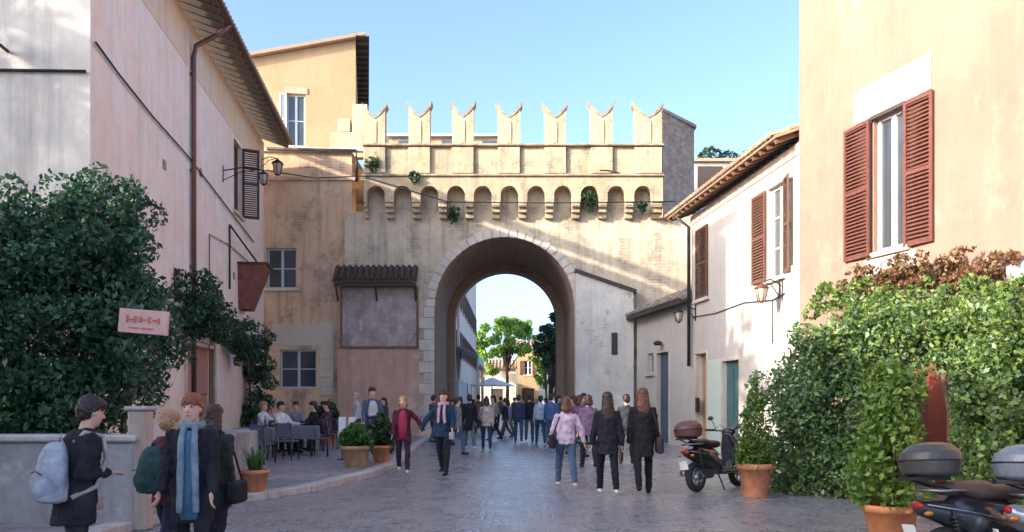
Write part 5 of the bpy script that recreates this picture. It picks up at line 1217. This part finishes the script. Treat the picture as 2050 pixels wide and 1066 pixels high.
# ------------------------------------------------------------ SCOOTERS (local forward -y)
def scooter(label, loc, rz, body, case, seatm, cover=False, lean=6):
    t = thing('scooter', label, 'scooter', loc, rz, 'scooters parked on the right'); t.rotation_euler = (0, R(lean), rz)
    for nm, y in (('front_wheel', -.66), ('rear_wheel', .62)):
        w_ = MB(); rr = .20
        for k in range(1): pass
        n1, n2 = 28, 10; vs = []
        for i in range(n1):
            a = 2 * PI * i / n1
            for j in range(n2):
                b_ = 2 * PI * j / n2; r = rr + .055 * math.cos(b_); vs.append((.06 * math.sin(b_), y + r * math.cos(a), .255 + r * math.sin(a)))
        w_.add(vs, [(i * n2 + j, i * n2 + (j + 1) % n2, ((i + 1) % n1) * n2 + (j + 1) % n2, ((i + 1) % n1) * n2 + j) for i in range(n1) for j in range(n2)], True)
        wo = w_.build(nm, plain('tyre_rubber', (.02, .02, .02), .8), t)
        rm = MB().tube([(-.05, y, .255), (.05, y, .255)], .05, 14)
        for k in range(5):
            a = 2 * PI * k / 5; rm.box((0, y + .09 * math.cos(a), .255 + .09 * math.sin(a)), (.03, .16, .035), rx=a)
        n1 = 24
        vs = []
        for i in range(n1):
            a = 2 * PI * i / n1
            for xx, r in ((-.035, .165), (.035, .165), (.035, .15), (-.035, .15)): vs.append((xx, y + r * math.cos(a), .255 + r * math.sin(a)))
        rm.add(vs, [(i * 4 + j, i * 4 + (j + 1) % 4, ((i + 1) % n1) * 4 + (j + 1) % 4, ((i + 1) % n1) * 4 + j) for i in range(n1) for j in range(4)])
        rm.build('rim', plain('alloy', (.45, .45, .46), .3, .8), wo)
    # rear body
    b = MB(); b.cap((0, -.02, .42), (0, .35, .55), .13, .17, 14).cap((0, .35, .56), (0, .82, .66), .16, .07, 14).cap((0, .1, .6), (0, .5, .66), .12, .12, 14)
    b.box((0, -.28, .30), (.34, .5, .09), bev=.03)
    remesh(b, 'body_panel', body, t, .014, 5)
    f = MB(); f.loft([(z, 0, y, rx, ry) for z, y, rx, ry in ((.30, -.50, .15, .05), (.5, -.545, .22, .06), (.7, -.53, .21, .065), (.88, -.47, .13, .07), (.96, -.44, .09, .06))], 18)
    f.cap((0, -.60, .50), (0, -.78, .475), .09, .05, 12)
    remesh(f, 'leg_shield', body, t, .013, 4)
    fe = MB(); 
    for i in range(9):
        a = R(20 + i * 16); a2 = R(20 + (i + 1) * 16); r = .285
        fe.add([(-.075, -.66 - r * math.cos(a), .255 + r * math.sin(a)), (.075, -.66 - r * math.cos(a), .255 + r * math.sin(a)), (.075, -.66 - r * math.cos(a2), .255 + r * math.sin(a2)), (-.075, -.66 - r * math.cos(a2), .255 + r * math.sin(a2))], [(0, 1, 2, 3), (3, 2, 1, 0)], True)
    fe.build('mudguard', body, t)
    se = MB().cap((0, -.02, .78), (0, .32, .80), .11, .13, 14).cap((0, .32, .83), (0, .62, .84), .13, .09, 14); se.v = [(x, y, .78 + (z - .78) * .62) for x, y, z in se.v]
    remesh(se, 'seat', seatm, t, .014, 3)
    hb = MB().tube([(0, -.66, .25), (0, -.52, .75), (0, -.43, 1.0)], .028, 8).tube([(-.33, -.33, 1.04), (-.2, -.42, 1.02), (0, -.43, 1.0), (.2, -.42, 1.02), (.33, -.33, 1.04)], .014, 8)
    for sx in (-1, 1): hb.tube([(sx * .22, -.40, 1.03), (sx * .36, -.30, 1.045)], .022, 8)
    hb.build('handlebar', M_iron, t)
    for sx in (-1, 1):
        m_ = MB().tube([(sx * .2, -.42, 1.03), (sx * .3, -.46, 1.22)], .007, 6); m_.ell((sx * .32, -.46, 1.25), (.06, .015, .04), 12); m_.build('mirror', M_iron, t)
    ht = MB().ell((0, -.50, .98), (.14, .09, .08), 16); ht.build('handlebar_cowl', body, t)
    MB().ell((0, -.575, .97), (.07, .03, .05), 14).build('headlight', plain('lamp_lens', (.6, .6, .58), .1), t)
    MB().ell((0, .86, .68), (.09, .03, .035), 12).build('tail_light', plain('red_lens', (.35, .02, .02), .2), t)
    wsn = []
    for i in range(7):
        a = -.55 + 1.1 * i / 6
        for z, r in ((1.02, .22), (1.38, .26)): wsn.append((r * math.sin(a) * 1.1, -.42 - r * math.cos(a) + (z - 1.02) * .25 + .06, z))
    m_ = MB().add(wsn, [(2 * i, 2 * i + 1, 2 * i + 3, 2 * i + 2) for i in range(6)], True)
    if cover == 'screen': m_.build('windscreen', plain('smoked_perspex', (.20, .22, .24), .08), t)
    if case is not None:
        c = MB().loft([(z, 0, y, rx, ry) for z, y, rx, ry in ((.915, .72, .18, .17), (.94, .72, .22, .22), (1.04, .72, .235, .25), (1.12, .71, .22, .23), (1.18, .70, .16, .16), (1.20, .70, .08, .08))], 22)
        co = remesh(c, 'top_case', case, t, .013, 3)
        MB().loft([(1.045, 0, .72, .241, .256), (1.058, 0, .72, .241, .256)], 24).build('case_seam', M_iron, co)
        MB().box((0, .78, .9), (.2, .34, .03)).tube([(.08, .5, .78), (.08, .85, .89)], .012).tube([(-.08, .5, .78), (-.08, .85, .89)], .012).build('carrier', M_iron, t)
    eg = MB().box((.02, .34, .30), (.2, .34, .18), bev=.03).tube([(.1, .3, .3), (.12, .62, .26)], .05, 10); eg.build('engine', plain('engine_alloy', (.12, .12, .125), .4, .6), t)
    sk = MB()
    for k in range(9): sk.tube([(-.13, .58 + k * .004, .34 + k * .03), (-.13, .583 + k * .004, .352 + k * .03)], .032, 10)
    sk.tube([(-.13, .57, .3), (-.13, .62, .64)], .014, 8); sk.build('shock_absorber', M_iron, t)
    for sx in (-1, 1): MB().ell((sx * .13, .84, .62), (.035, .04, .022), 10).build('indicator', plain('amber_lens', (.45, .16, .02), .2), t)
    cb_ = MB()
    for sx in (-1, 1): cb_.tube([(sx * .24, -.38, 1.03), (sx * .2, -.56, 1.12), (sx * .06, -.56, .98)], .006, 5)
    cb_.build('cables', M_iron, t)
    gr = MB().tube([(-.12, .5, .80), (-.15, .74, .80), (0, .84, .81), (.15, .74, .80), (.12, .5, .80)], .012, 8); gr.build('grab_rail', plain('steel', (.3, .3, .3), .35, .8), t)
    for sx in (-1, 1): MB().tube([(sx * .165, .2, .56), (sx * .165, .5, .63), (sx * .09, .82, .69)], .006, 5).build('trim_strip', plain('steel', (.3, .3, .3), .35, .8), t)
    pl = MB().box((0, .93, .46), (.16, .01, .14), rx=R(-15)).build('number_plate', M_wpaint, t)
    ex = MB().tube([(.12, .1, .25), (.16, .35, .27), (.17, .75, .33)], [.025, .05, .055], 12).build('exhaust', plain('steel', (.3, .3, .3), .35, .8), t)
    st = MB().tube([(-.1, .1, .28), (-.24, .16, .0)], .014, 6).build('stand', M_iron, t)
    return t
SB = plain('scooter_black', (.018, .02, .024), .25, coat=.6); SG_ = plain('scooter_grey', (.09, .10, .11), .3, coat=.5); SSI = plain('scooter_silver', (.30, .34, .38), .3, .5, coat=.4)
scooter('black scooter with a dull maroon top case beside the conifer pot', (X(1437, 14.1), 14.1, 0), R(133), SB, plain('maroon_case', (.11, .055, .05), .5), M_iron)
scooter('black scooter with a grey top case nearest the bright orange pot', (X(2020, 6.9), 6.75, 0), R(96), SB, plain('olive_grey_case', (.06, .056, .05), .35), plain('seat_brown', (.10, .07, .06), .5))
scooter('silver grey scooter with a dark screen at the right edge', (X(2140, 6.9), 6.1, 0), R(70), SSI, plain('silver_case', (.16, .18, .21), .3), M_iron, 'screen')
flush()
